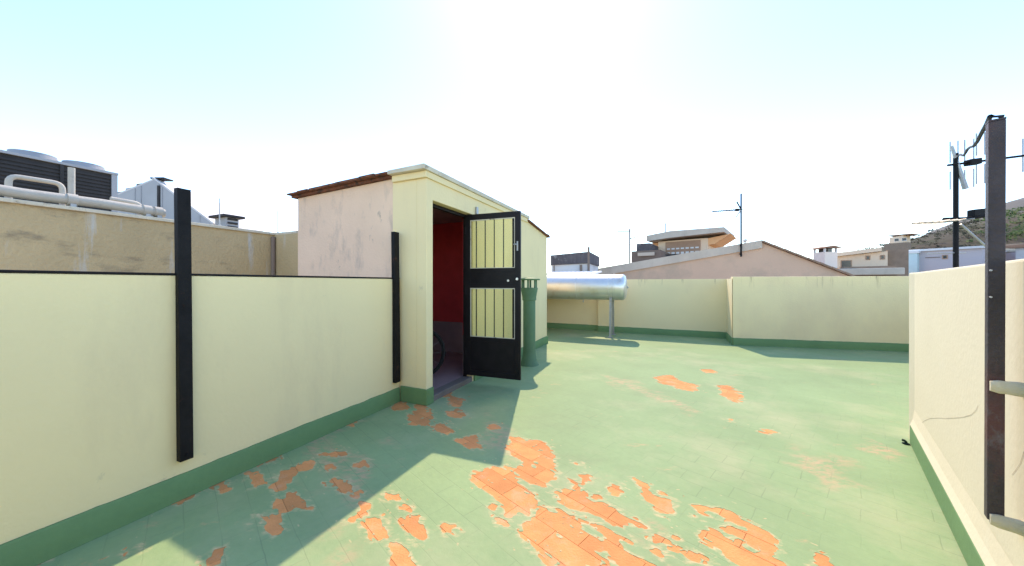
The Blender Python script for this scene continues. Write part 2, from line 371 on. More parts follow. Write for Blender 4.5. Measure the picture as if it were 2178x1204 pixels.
for cx, cy, r in ((130, 740, 20), (360, 720, 11), (95, 120, 30), (160, 165, 40), (150, 215, 34), (8, 240, 36), (95, 285, 44), (205, 345, 46), (235, 375, 24),
                  (330, 275, 22), (490, 600, 16), (410, 680, 22), (750, 520, 14), (745, 545, 10), (795, 600, 18), (1290, 668, 14), (1262, 690, 9), (1105, 585, 10),
                  (710, 448, 7), (1600, 300, 14), (870, 715, 12), (1175, 795, 12), (320, 650, 8), (1420, 250, 7), (2150, 20, 30), (420, 545, 14), (540, 395, 12)):
    PATCH += [[(900 + a / 2.178, 780 + b_ / 2.178) for a, b_ in blob(cx, cy, r)]]
for cx, cy, r in ((1855, 180, 36), (2065, 125, 28), (1020, 545, 42), (2090, 740, 22), (1800, 612, 30), (1835, 825, 17), (1875, 660, 12), (1690, 640, 22), (1640, 590, 20),
                  (1555, 530, 26), (1600, 575, 18), (1520, 470, 20), (1680, 450, 24), (1590, 395, 22), (640, 850, 14), (1005, 860, 18), (980, 900, 16), (1950, 180, 26), (1240, 520, 12)):
    PATCH += [[(a / 2.178, 780 + b_ / 2.178) for a, b_ in blob(cx, cy, r)]]
FADE = [z7((1400, 350), (1480, 330), (1640, 400), (1720, 470), (1660, 640), (1580, 620), (1500, 500), (1430, 440)), z7((1600, 260), (1660, 240), (1560, 330), (1420, 360)),
        z8((830, 40), (960, 60), (1250, 200), (1240, 215), (1000, 120), (860, 75)), z8((1700, 380), (1950, 440), (2000, 520), (1850, 560), (1740, 440)), z8((2060, 330), (2170, 340), (2170, 420), (2080, 400)),
        z7((1560, 790), (1660, 800), (1640, 860), (1560, 850)), z8((1090, 760), (1180, 780), (1150, 810), (1060, 790)), z8((280, 220), (400, 300), (380, 390), (250, 330)), z7((1800, 330), (1900, 380), (1860, 410), (1790, 380))]
HOLE = [z8((495, 440), (525, 436), (535, 465), (505, 470)), z8((515, 600), (560, 610), (540, 640)), z8((1090, 815), (1150, 830), (1120, 845)),
        z8((505, 800), (560, 770), (560, 790), (515, 830)), z8((610, 800), (640, 795), (650, 815), (620, 820)), z8((740, 820), (780, 830), (800, 870), (760, 850))]
def to_floor(poly): return np.array([((x - CX) / F * (F * EYE / (y - CY)), F * EYE / (y - CY)) for x, y in poly])
GX0, GX1, GY0, GY1, GS = -2.42, 3.00, 1.45, 5.10, 0.01
nx, ny = int(round((GX1 - GX0) / GS)), int(round((GY1 - GY0) / GS))
gx = np.linspace(GX0, GX1, nx + 1); gy = np.linspace(GY0, GY1, ny + 1)
XX, YY = np.meshgrid(gx, gy)
def sdf(poly, X, Y):
    inside = np.zeros(X.shape, bool); d = np.full(X.shape, 1e9)
    n = len(poly)
    for i in range(n):
        x0, y0 = poly[i]; x1, y1 = poly[(i + 1) % n]
        c = ((y0 > Y) != (y1 > Y)) & (X < (x1 - x0) * (Y - y0) / ((y1 - y0) if abs(y1 - y0) > 1e-12 else 1e-12) + x0)
        inside ^= c
        ex, ey = x1 - x0, y1 - y0; t = np.clip(((X - x0) * ex + (Y - y0) * ey) / max(ex * ex + ey * ey, 1e-12), 0, 1)
        d = np.minimum(d, np.hypot(X - x0 - t * ex, Y - y0 - t * ey))
    return np.where(inside, d, -d)
def vnoise(X, Y, s, seed):
    r = np.random.default_rng(seed); T = r.random((256, 256))
    x, y = X / s + 1000, Y / s + 1000
    i, j = np.floor(x).astype(int), np.floor(y).astype(int); fx, fy = x - i, y - j
    fx, fy = fx * fx * (3 - 2 * fx), fy * fy * (3 - 2 * fy)
    g = lambda a, c: T[a % 256, c % 256]
    return (g(i, j) * (1 - fx) * (1 - fy) + g(i + 1, j) * fx * (1 - fy) + g(i, j + 1) * (1 - fx) * fy + g(i + 1, j + 1) * fx * fy) - .5
field = np.full(XX.shape, -0.5); fade = np.full(XX.shape, -0.5)
for poly in PATCH:
    q = to_floor(poly); m_ = .12
    ix = (gx > q[:, 0].min() - m_) & (gx < q[:, 0].max() + m_); iy = (gy > q[:, 1].min() - m_) & (gy < q[:, 1].max() + m_)
    if not ix.any() or not iy.any(): continue
    sub = np.ix_(iy, ix); field[sub] = np.maximum(field[sub], sdf(q, XX[sub], YY[sub]))
for poly in FADE:
    fade = np.maximum(fade, sdf(to_floor(poly), XX, YY))
for poly in HOLE:
    q = to_floor(poly); field = np.minimum(field, -sdf(q, XX, YY))
ta = np.array([math.cos(TA), math.sin(TA)]); tb = np.array([-ta[1], ta[0]])
UU, VV = XX * ta[0] + YY * ta[1], XX * tb[0] + YY * tb[1]
wob = .055 * vnoise(UU, VV * 1.9, .11, 1) + .046 * vnoise(UU * .8, VV * 2.4, .05, 2) + .036 * vnoise(UU * .8, VV * 1.8, .023, 3)
near = np.clip((YY - 2.0) / 1.5, 0, 1)
field = field + .008 + wob * (1 + .3 * near)
fade = np.clip((fade + .06 + .25 * vnoise(UU, VV * 1.5, .13, 21)) / .16, 0, 1) * .75
# stray flakes of paint left inside, specks lost outside
sp = vnoise(UU, VV * 1.6, .035, 8) + .6 * vnoise(UU, VV, .015, 9)
field = np.where((field > 0) & (sp > .47), -.004, field)
field = np.where((field < 0) & (field > -.12) & (sp < -.55), .004, field)
inpoly = ((XX - LP.x) * N_.x + (YY - LP.y) * N_.y > -.06) & ((XX - C.x) * RN.x + (YY - C.y) * RN.y > -.06)
# marching squares: the paint coat is a real film with the holes cut out of it
idx = {}
FV, FF, SK = [], [], []
solid = field < 0
def vid(key, x, y):
    k = idx.get(key)
    if k is None: k = idx[key] = len(FV); FV.append((x, y, 0.0))
    return k
cs = solid[:-1, :-1].astype(int) + solid[:-1, 1:] + solid[1:, 1:] + solid[1:, :-1]
keep = inpoly[:-1, :-1]
full = (cs == 4) & keep
calm = (field[:-1, :-1] < -.13) & (fade[:-1, :-1] <= 0) & (fade[1:, 1:] <= 0) & (fade[:-1, 1:] <= 0) & (fade[1:, :-1] <= 0)
calm = np.hstack([calm, calm[:, -1:]])
# full cells: merge runs in x into strips (shared grid vertices at run ends only)
for j in range(ny):
    row = full[j]; i = 0
    while i < nx:
        if not row[i]: i += 1; continue
        k = i
        while k < nx and row[k] and k - i < 40 and calm[j, i] and calm[j, k]: k += 1
        k = max(k, i + 1)
        FF.append((vid((i, j), gx[i], gy[j]), vid((k, j), gx[k], gy[j]), vid((k, j + 1), gx[k], gy[j + 1]), vid((i, j + 1), gx[i], gy[j + 1])))
        i = k
pj, pi = np.nonzero((cs > 0) & (cs < 4) & keep)
for j, i in zip(pj.tolist(), pi.tolist()):
    cr = [(i, j), (i + 1, j), (i + 1, j + 1), (i, j + 1)]
    out, cut = [], []
    for k in range(4):
        (a, b0), (c, d0) = cr[k], cr[(k + 1) % 4]
        fa, fb = field[b0, a], field[d0, c]
        if fa < 0: out.append(vid((a, b0), gx[a], gy[b0]))
        if (fa < 0) != (fb < 0):
            t = fa / (fa - fb); key = ('e',) + tuple(sorted(((a, b0), (c, d0))))
            v = vid(key, gx[a] + (gx[c] - gx[a]) * t, gy[b0] + (gy[d0] - gy[b0]) * t)
            out.append(v); cut.append(v)
    if len(out) >= 3: FF.append(tuple(out))
    if len(cut) == 2: SK.append(cut)
low = {}
def lo(v):
    if v not in low: low[v] = len(FV); FV.append((FV[v][0], FV[v][1], -0.0016))
    return low[v]
for a, c in SK: FF.append((a, c, lo(c), lo(a)))
# the rest of the floor as a plain sheet of the same coat
NGRID = len(FV)
t0 = (GY0 - LP.y) / W_.y; q0 = LP + W_ * t0 - N_ * .04
s4 = (GY1 - A.y) / W_.y; q4 = A + W_ * s4 - N_ * .04
def right_in(x=None, y=None):
    o = C - RN * .05; k = (y - o.y) / RW.y if x is None else (x - o.x) / RW.x; return o + RW * k
for ring in ([Vector((q0.x, GY0, 0)), right_in(y=GY0), BR - RN * .05, BL - N_ * .05],
             [right_in(x=GX1), Vector((GX1, GY1, 0)), Vector((q4.x, GY1, 0)), B - N_ * .04, HB, K2 + Vector((0, .05, 0)), K1 + Vector((.02, .06, 0)), K0 + Vector((.02, .06, 0)),
              J0 + Vector((.06, .04, 0)), J1 + Vector((.06, .04, 0)), G1, E1, C - RN * .05]):
    k0 = len(FV); FV += [(p.x, p.y, 0.0) for p in ring]
    for t in tessellate_polygon([ring]): FF.append(tuple(k0 + i for i in t))
mb = MB(); mb.v = FV; mb.f = FF
pc = mb.build('paint_coat', 'floor_paint', fl)
# how worn the coat is, for its colour: distance to the nearest bare patch, and scuffed areas
me = pc.data
co = np.array(FV)[:, :2]
fi = np.clip((co[:, 0] - GX0) / GS, 0, nx - .001); fj = np.clip((co[:, 1] - GY0) / GS, 0, ny - .001)
ii, jj = fi.astype(int), fj.astype(int); fx_, fy_ = fi - ii, fj - jj
def samp(T): return T[jj, ii] * (1 - fx_) * (1 - fy_) + T[jj, ii + 1] * fx_ * (1 - fy_) + T[jj + 1, ii] * (1 - fx_) * fy_ + T[jj + 1, ii + 1] * fx_ * fy_
inside = (np.arange(len(FV)) < NGRID) & (co[:, 0] > GX0 - .001) & (co[:, 0] < GX1 + .001) & (co[:, 1] > GY0 - .001) & (co[:, 1] < GY1 + .001)
at = me.attributes.new('edge', 'FLOAT', 'POINT'); at.data.foreach_set('value', np.where(inside, np.clip(1 + samp(field) / .045, 0, 1), 0).astype(np.float32))
at = me.attributes.new('fade', 'FLOAT', 'POINT'); at.data.foreach_set('value', np.where(inside, samp(fade), 0).astype(np.float32))
# make all top faces look up
import bmesh
bm = bmesh.new(); bm.from_mesh(me)
for f in bm.faces:
    if abs(f.normal.z) > .5 and f.normal.z < 0: f.normal_flip()
bm.to_mesh(me); bm.free()
# terracotta tiles laid bare: each one where the coat is open above it
base = MB().obox((0, 0, 0), (1, 0, 0), (0, 1, 0), (0, 0, 1), (0.0012, TW - .0012), (0.0012, TH - .0012), (-0.0042, 0)).build('tile', 'terracotta', fl)
tmesh = base.data; first = True; ntile = 0
openm = (field > -.004) & inpoly
ui = np.floor(VV / TH).astype(int)
off = np.where(ui % 2 != 0, 0.0, .5 * TW)
vi = np.floor((UU + off) / TW).astype(int)
cells = {}
for r_, c_ in zip(ui[openm].tolist(), vi[openm].tolist()): cells[(r_, c_)] = cells.get((r_, c_), 0) + 1
for (r_, c_), cnt in sorted(cells.items(), key=lambda kv: -kv[1])[:300]:
    u0 = c_ * TW - (0 if r_ % 2 else .5 * TW); v0 = r_ * TH
    x, y = u0 * ta[0] + v0 * tb[0], u0 * ta[1] + v0 * tb[1]
    o = base if first else base.copy()
    if not first: COL.objects.link(o); o.parent = fl
    first = False
    o.location = (x, y, -0.0012 - random.random() * .0006); o.rotation_euler = (random.uniform(-.002, .002), random.uniform(-.002, .002), TA)
print('tiles', len(cells), 'film faces', len(FF))

# ------------------------------------------------------------------ walls
def strip(pts, inner, outer_, z0, z1, normals=None):
    """wall along plan points; inner/outer_ are offsets to the left of travel"""
    pts = [Vector((p[0], p[1])) for p in pts]; n = len(pts); off = []
    for i in range(n):
        ds = []
        if i > 0: ds.append((pts[i] - pts[i - 1]).normalized())
        if i < n - 1: ds.append((pts[i + 1] - pts[i]).normalized())
        ns = [Vector((-d.y, d.x)) for d in ds]
        m = ns[0] if len(ns) == 1 else (ns[0] + ns[1]).normalized() / max(.3, math.cos(ns[0].angle(ns[1]) / 2))
        off.append(m)
    a = [(p + o * inner) for p, o in zip(pts, off)]; b_ = [(p + o * outer_) for p, o in zip(pts, off)]
    return [(p.x, p.y) for p in a] + [(p.x, p.y) for p in b_[::-1]]
BH = 0.15
def hand_skirt(a, c, nn, h, t, th=.022):
    L = (c - a).length; k = max(4, int(L / .04)); mb = MB(); vs_, fs_ = [], []
    sd = random.random() * 50
    for i in range(k + 1):
        p = a.lerp(c, i / k); x = L * i / k + sd
        hz = h + .006 * mnoise.noise(Vector((x * 1.3, 0, 0))) + .005 * mnoise.noise(Vector((x * 7, 3, 0))) + .003 * mnoise.noise(Vector((x * 19, 7, 0)))
        tt = th + .002 * mnoise.noise(Vector((x * 3, 9, 0)))
        vs_ += [p + nn * .0006 + UP * .001, p + nn * (tt + .004) + UP * .001, p + nn * tt + UP * .03, p + nn * tt + UP * (hz - .008), p + nn * (tt - .006) + UP * hz, p + nn * .0006 + UP * (hz + .001)]
    for i in range(k):
        for q in range(6): fs_.append((i * 6 + q, i * 6 + (q + 1) % 6, (i + 1) * 6 + (q + 1) % 6, (i + 1) * 6 + q))
    fs_ += [tuple(range(6)), tuple(range(k * 6, k * 6 + 6))]
    me_ = mb.add(vs_, fs_).build('skirting', 'skirting_paint', t, smooth=True)
    b2 = bmesh.new(); b2.from_mesh(me_.data); bmesh.ops.recalc_face_normals(b2, faces=b2.faces); b2.to_mesh(me_.data); b2.free()
# left parapet (travel = +W, terrace on the right => outward is to the left)
e0, e1 = LP - W_ * 5.4, HJ - W_ * .003
t = thing('parapet_wall', (LP.x, LP.y, 0), 'long cream rendered parapet with a thin black top edge on the left, carrying the tall black post', 'wall')
MB().prism(strip([e0, e1], 0, .12, -.01, 0), -.01, 1.345).build('render', 'cream', t, bevel=.006)
MB().prism(strip([e0, e1 - W_ * .004], -.004, .128, 0, 0), 1.3455, 1.359).build('cap_strip', 'black_steel', t, bevel=.003)
hand_skirt(e0, e1 - W_ * .024, N_, BH, t)
# right parapet: travel from C towards the camera and past it, with its return beyond the corner
t = thing('parapet_wall', (C.x, C.y, 0), 'bright sunlit cream parapet on the right with a hairline crack, ending in a corner', 'wall')
MB().prism([(p.x, p.y) for p in (C, BR, BR - RN * .14, C - RN * .14 - RW * .02, E1, E1 + Vector((.02, .12, 0)), C - RW * .05 + Vector((.03, .06, 0)))], -.01, 1.385).build('render', 'cream_sunlit', t, bevel=.012, seg=3)
fl0, fl1 = C - RN * .0, BR
flare = MB()
for k, (zz, ou) in enumerate(((BH, .022), (BH + .05, .012), (BH + .12, .0))): pass
flare.profile([C + RN * .0005 + UP * BH, C + RN * .024 + UP * (BH + .001), C + RN * .010 + UP * (BH + .05), C + RN * .0005 + UP * (BH + .13)], BR - C)
flare.build('plaster_foot', 'cream_sunlit', t)
MB().prism([(p.x, p.y) for p in (C + RN * .0005, BR + RN * .0005, BR + RN * .026, C + RN * .026)], 0.001, BH - .001).build('skirting', 'skirting_paint', t, bevel=.006)
def on_right(px, py, lift=.0012):
    # where the sight line through a picture point meets the right parapet
    r = Vector(((px - CX) / F, 1, -(py - CY) / F)); p0 = C + RN * lift
    k = p0.dot(RN) / Vector((r.x, r.y, 0)).dot(RN)
    return Vector((0, 0, EYE)) + r * k
def ribbon(name, pts, w, parent):
    mb = MB()
    for i in range(len(pts) - 1):
        d = (pts[i + 1] - pts[i]).normalized(); s_ = d.cross(RN).normalized() * w * random.uniform(.5, 1)
        mb.add([pts[i] + s_, pts[i] - s_, pts[i + 1] - s_ * .8, pts[i + 1] + s_ * .8, ], [(0, 1, 2, 3)])
    return mb.build(name, 'crack_dark', parent)
ck = [on_right(x, y) for x, y in ((1955, 905), (1966, 895), (1978, 890), (1995, 889), (2012, 890), (2030, 889), (2050, 887), (2066, 882), (2076, 872), (2080, 862))]
ribbon('crack', ck, .0016, t)
ck = [on_right(x, y) for x, y in ((2178, 960), (2170, 985), (2160, 1000), (2152, 1010))]
ribbon('crack', ck, .0016, t)
# far parapet
t = thing('parapet_wall', (J1.x, J1.y, 0), 'far cream parapet with a step in it and dark drip stains along its top', 'wall')
far_in = [K2, K1, K0, J0, J1, G1, E1]
MB().prism([(p.x, p.y) for p in (J1, J1 + Vector((.10, .22, 0)), G1 + Vector((.16, .2, 0)), E1 + Vector((.2, .14, 0)), E1 + Vector((.003, .125, 0)), G1)], -.01, 1.432).build('render', 'cream_streaked', t, bevel=.008)
MB().prism([(p.x, p.y) for p in (K1, K0, J0, J1 + Vector((-.006, .012, 0)), J1 + Vector((.15, .215, 0)), J0 + Vector((.15, .20, 0)), K0 + Vector((.1, .30, 0)), K1 + Vector((.05, .2, 0)))], -.01, 1.395).build('render', 'cream_streaked', t, bevel=.008)
MB().prism([(p.x, p.y) for p in (K2, K1 - FW * .002, K1 + Vector((.05, .2, 0)) - FW * .01, K2 + Vector((.08, .2, 0)), HB - N_ * .3 + W_ * .2, HB + W_ * .004, )], -.01, 1.37).build('render', 'cream_streaked', t, bevel=.008)
def skirt_line(pts, t, name='skirting'):
    # travel order keeps the terrace on the right
    for a, c in zip(pts[:-1], pts[1:]):
        d = (c - a).normalized(); nn = Vector((d.y, -d.x, 0))
        hand_skirt(a, c, nn, BH, t)
skirt_line([K2 + FW * .05, K1 - FW * .003], t); skirt_line([K0 + FW * .0, J0 - FW * .023], t)
skirt_line([J0 + (J1 - J0).normalized() * .002, J1], t); skirt_line([J1 + (G1 - J1).normalized() * .002, G1], t)
# parapet behind the camera
t = thing('parapet_wall', ((BL.x + BR.x) / 2, (BL.y + BR.y) / 2, 0), 'cream parapet closing the terrace behind the viewer', 'wall')
dd = (BR - BL).normalized(); nb = Vector((dd.y, -dd.x, 0))
MB().prism([(p.x, p.y) for p in (BL + N_ * .001 , BR + RN * .001, BR + nb * .14 + RN * .001, BL + nb * .14 + N_ * .001)], -.01, 1.37).build('render', 'cream', t, bevel=.006)

# ------------------------------------------------------------------ stair hut
hut = thing('stair_hut', (A.x, A.y, 0), 'cream rooftop stair hut with open black door, red interior and rusty roof edge', 'hut')
def H(s, v, z): return A + W_ * s + N_ * v + UP * z
ZT = 2.47
mb = MB().profile([H(s, 0, z) for s, z in ((0, -.005), (.11, -.005), (.11, 2.205), (.96, 2.205), (.96, -.005), (HL, -.005), (HL, 2.30), (2.95, 2.44), (2.95, ZT), (0, ZT))], -N_ * .13)
mb.build('front_wall', 'cream', hut, bevel=.005)
MB().obox(A, W_, N_, UP, (0.001, .12), (-.467, -.1305), (-.005, ZT)).build('side_wall', 'cream', hut, bevel=.004)
w_ = MB().profile([H(.012, v, z) for v, z in ((-.4675, -.4), (-HD, -.4), (-HD, 2.415), (-.4675, ZT - .002))], W_ * .11)
tag(w_.build('side_wall', 'weathered', hut), 'blotchy weathered plaster side wall above the neighbouring roof')
MB().profile([H(s, -HD, z) for s, z in ((.1225, -.4), (HL, -.4), (HL, 2.25), (2.95, 2.38), (.1225, 2.41))], N_ * .12).build('back_wall', 'weathered', hut)
MB().profile([H(HL, v, z) for v, z in ((-.131, -.005), (-HD + .121, -.005), (-HD + .121, 2.25), (-.131, 2.295))], -W_ * .12).build('end_wall', 'cream', hut)
# roof
MB().profile([H(-.085, .035, ZT + .021), H(-.085, .035, 2.545), H(-.085, -.467, 2.535), H(-.085, -.467, ZT + .021)], W_ * 3.06).build('roof_slab', 'coping', hut, bevel=.006)
MB().profile([H(-.03, .018, ZT - .05), H(-.03, .018, ZT + .020), H(-.03, -.452, ZT + .020), H(-.03, -.452, ZT - .05), H(-.0005, -.452, ZT - .05), H(-.0005, .0005, ZT - .05)][:4], W_ * .0295).build('moulding', 'cream', hut, bevel=.005)
MB().obox(H(0, 0, 0), W_, N_, UP, (0, 2.93), (.0006, .018), (ZT - .05, ZT + .020)).build('moulding', 'cream', hut, bevel=.005)
rs = MB().profile([H(-.03, -.4675, ZT + .002), H(-.03, -.4675, 2.50), H(-.03, -HD - .07, 2.445), H(-.03, -HD - .07, 2.418)], W_ * 3.0).build('roof_slab', 'roof_rust', hut)
v = -.47
k = 0
while v > -HD - .02:
    L = random.uniform(.17, .25); v1 = max(v - L, -HD - .085)
    za, zb = 2.502 - (-.4675 - v) * .0337, 2.502 - (-.4675 - v1) * .0337
    s0 = -.075 - random.random() * .035; th = random.uniform(.018, .032)
    MB().profile([H(s0, v, za), H(s0, v, za + th), H(s0, v1 + .006, zb + th), H(s0, v1 + .006, zb)], W_ * .32).build('roof_tile', 'roof_rust', hut, bevel=.004)
    v = v1; k += 1
    if v <= -HD - .08: break
lr = MB().profile([H(s, .05, z) for s, z in ((2.90, 2.446), (2.90, 2.474), (HL + .09, 2.318), (HL + .09, 2.29))], -N_ * (HD + .12)); lr.build('eave_roof', 'roof_rust', hut, bevel=.003)
MB().obox(H(3.95, .056, 2.30), W_, N_, UP, (.0, .16), (-.16, .0), (.012, .05)).build('roof_tile', 'roof_rust', hut, bevel=.01)
MB().obox(H(2.6, .02, 2.545), W_, N_, UP, (.0, .2), (-.3, -.1), (.0, .03)).build('roof_tile', 'roof_rust', hut, bevel=.01)
# skirting
MB().obox(A, W_, N_, UP, (-.022, -.0006), (-.338, .022), (.001, BH + .02)).build('skirting', 'skirting_paint', hut, bevel=.005)
MB().obox(A, W_, N_, UP, (0, .1), (.0006, .022), (.001, BH + .02)).build('skirting', 'skirting_paint', hut, bevel=.005)
hand_skirt(A + W_ * .98, A + W_ * HL, N_, BH, hut)
MB().obox(A, W_, N_, UP, (HL + .0006, HL + .022), (-1.19, .022), (.001, BH)).build('skirting', 'skirting_paint', hut, bevel=.005)
# interior
MB().obox(A, W_, N_, UP, (.125, 2.2), (-HD + .124, -.135), (-.006, .055)).build('inside_floor', 'interior_grey', hut)
MB().obox(A, W_, N_, UP, (.116, .954), (-.134, -.004), (-.006, .062)).build('doorstep', 'doorstep', hut, bevel=.006)
ir = MB()
ir.obox(A, W_, N_, UP, (2.2, 2.24), (-HD + .13, -.135), (.6, 2.38))
ir.obox(A, W_, N_, UP, (.16, 2.199), (-HD + .125, -HD + .15), (.6, 2.38))
ir.obox(A, W_, N_, UP, (.97, 2.199), (-.16, -.132), (.6, 2.38))
ir.build('inside_wall', 'interior_red', hut)
ig = MB()
ig.obox(A, W_, N_, UP, (2.2, 2.24), (-HD + .13, -.135), (.056, .5995))
ig.obox(A, W_, N_, UP, (.16, 2.199), (-HD + .125, -HD + .15), (.056, .5995))
ig.obox(A, W_, N_, UP, (.97, 2.199), (-.16, -.132), (.056, .5995))
ig.build('inside_dado', 'interior_grey', hut)
MB().obox(A, W_, N_, UP, (.126, 2.25), (-HD + .13, -.14), (2.385, 2.40)).build('inside_ceiling', 'interior_grey', hut)
# door frame in the reveal
df = MB()
df.obox(A, W_, N_, UP, (.112, .15), (-.125, -.085), (.063, 2.203))
df.obox(A, W_, N_, UP, (.92, .958), (-.125, -.085), (.063, 2.203))
df.obox(A, W_, N_, UP, (.1505, .9195), (-.125, -.085), (2.165, 2.203))
df.build('door_frame', 'door_black', hut, bevel=.003)
MB().obox(H(1.02, .001, 2.22), W_, N_, UP, (0, .045), (0, .03), (0, .10)).build('stay_hook', 'galvanised', hut, bevel=.008)
# open door leaf
HI = H(.925, -.082, 0); FR = Vector((0.088, 4.22, 0)); DW = .765
de = (V2(FR) - V2(HI)).normalized(); dn = Vector((de.y, -de.x, 0)); DT = .036
Z0, Z1 = .092, 2.197
def D(mb, x0, x1, z0, z1, y0=-DT / 2, y1=DT / 2): return mb.obox(HI, de, dn, UP, (x0, x1), (y0, y1), (z0, z1))
mb = MB()
ST = .072
outl = [(0, Z0), (DW, Z0), (DW, Z1), (0, Z1)]
D(mb, 0, ST, Z0, Z1); D(mb, DW - ST, DW, Z0, Z1)
for za, zb in ((Z0, Z0 + .07), (.545, .60), (1.235, 1.295), (1.44, 1.49), (Z1 - .075, Z1)): D(mb, ST, DW - ST, za, zb)
door = mb.build('door', 'door_black', hut, bevel=.003)
D(MB(), ST - .004, DW - ST + .004, Z0 + .07, .545, -.008, .008).build('kick_panel', 'door_black', door)
D(MB(), ST - .004, DW - ST + .004, 1.295, 1.44, -.014, .014).build('lock_panel', 'door_black', door)
for za, zb in ((.60, 1.235), (1.49, Z1 - .075)):
    D(MB(), ST - .004, DW - ST + .004, za - .004, zb + .004, -.005, -.001).build('pane', 'door_glass', door)
    bead = MB()
    D(bead, ST, ST + .008, za, zb, .004, .016); D(bead, DW - ST - .008, DW - ST, za, zb, .004, .016)
    D(bead, ST + .0081, DW - ST - .0081, zb - .012, zb, .004, .016); D(bead, ST + .0081, DW - ST - .0081, za, za + .008, .004, .016)
    bead.build('glazing_bead', 'coping', door)
    for q in range(5):
        x = ST + .075 + q * (DW - 2 * ST - .11) / 4
        D(MB(), x - .006, x + .006, za, zb, -.017, -.006).build('bar', 'door_black', door)
    fr = MB()
    D(fr, DW - ST - .036, DW - ST - .0085, za + .001, zb - .001, -.016, .012)
    fr.build('sash', 'door_black', door)
MB().cyl(HI + de * (DW - .035) + UP * 1.35 + dn * .018, HI + de * (DW - .035) + UP * 1.35 + dn * .045, .016, seg=14).build('lock', 'lock_metal', door)
MB().cyl(HI + de * (DW - .16) + UP * 1.33 + dn * .014, HI + de * (DW - .16) + UP * 1.33 + dn * .026, .014, seg=14).build('lock', 'lock_metal', door)
mb = MB(); D(mb, DW - .045, DW - .025, 1.70, 1.82, .018, .03); D(mb, DW - .085, DW - .0451, 1.775, 1.79, .018, .034)
mb.build('window_latch', 'galvanised', door, bevel=.003)
for z in (.35, 1.15, 1.95):
    MB().cyl(HI + UP * z, HI + UP * (z + .09), .022, seg=10).build('hinge', 'door_black', door)

# bicycle wheel leaning just inside the door
wc = H(.613, -.59, .055 + .33)
wx, wz = Vector((.97, .24, 0)).normalized(), Vector((0, .10, 1)).normalized()
wheel = thing('bicycle_wheel', (wc.x, wc.y, .055), 'black wheel leaning in the dark just inside the open doorway', 'wheel')
ringp = lambda r: [wc + wx * math.cos(a_) * r + wz * math.sin(a_) * r for a_ in (2 * math.pi * i / 36 for i in range(37))]
MB().tube(ringp(.312), .018, 8).build('tyre', 'rubber', wheel, smooth=True)
MB().tube(ringp(.288), .008, 6).build('rim', 'rubber', wheel, smooth=True)
wa = wx.cross(wz)
MB().cyl(wc - wa * .045, wc + wa * .045, .018, seg=10).build('hub', 'galvanised', wheel)
for k in range(12):
    a_ = 2 * math.pi * k / 12; MB().cyl(wc + wa * (.03 if k % 2 else -.03), wc + (wx * math.cos(a_) + wz * math.sin(a_)) * .285, .0015, seg=4).build('spoke', 'galvanised', wheel)

# ------------------------------------------------------------------ steel posts
def channel(mb, o, ex, ey, z0, z1, w, tilt=Vector((0, 0, 0)), d=None, th=.006):
    d = d or w
    az = (UP + tilt)
    pts = [(-w / 2, 0), (w / 2, 0), (w / 2, d), (w / 2 - th, d), (w / 2 - th, th), (-w / 2 + th, th), (-w / 2 + th, d), (-w / 2, d)]
    lo_ = o + az * z0
    return mb.profile([lo_ + ex * x + ey * y for x, y in pts], az * (z1 - z0))
p0 = LP + W_ * (-.60)
wl_ = LP + W_ * ((Vector((Xat(383, 2.07), 2.07, 0)) - LP).dot(W_))
post = thing('steel_post', (wl_.x, wl_.y, .23), 'tall black steel post bolted to the left cream parapet, rising well above it', 'post', 'black posts on the parapets')
channel(MB(), wl_ + N_ * .047, W_, -N_, .235, 1.86, .064, Vector((-.02, 0, 0)) * .5, .045).build('upright', 'black_steel', post, bevel=.003)
MB().obox(wl_ + N_ * .0465 + Vector((-.0186, 0, 0)), W_, N_, UP, (-.032, .032), (-.045, .0005), (1.8605, 1.866)).build('end_cap', 'black_steel', post)
for z in (.27,):
    MB().cyl(wl_ + N_ * .047 + UP * z, wl_ + N_ * .053 + UP * z, .009, seg=6).build('bolt', 'black_steel', post)
wr_ = HJ - W_ * .075
post = thing('steel_post', (wr_.x, wr_.y, .22), 'shorter black steel post in the corner where the left parapet meets the hut', 'post', 'black posts on the parapets')
channel(MB(), wr_ + N_ * .047, W_, -N_, .225, 1.845, .075, Vector((-.01, 0, 0)), .045).build('upright', 'black_steel', post, bevel=.003)
MB().obox(wr_ + N_ * .0465 + Vector((-.0185, 0, 0)), W_, N_, UP, (-.0375, .0375), (-.045, .0005), (1.8455, 1.851)).build('end_cap', 'black_steel', post)
for z in (.27,):
    MB().cyl(wr_ + N_ * .047 + UP * z, wr_ + N_ * .053 + UP * z, .009, seg=6).build('bolt', 'black_steel', post)
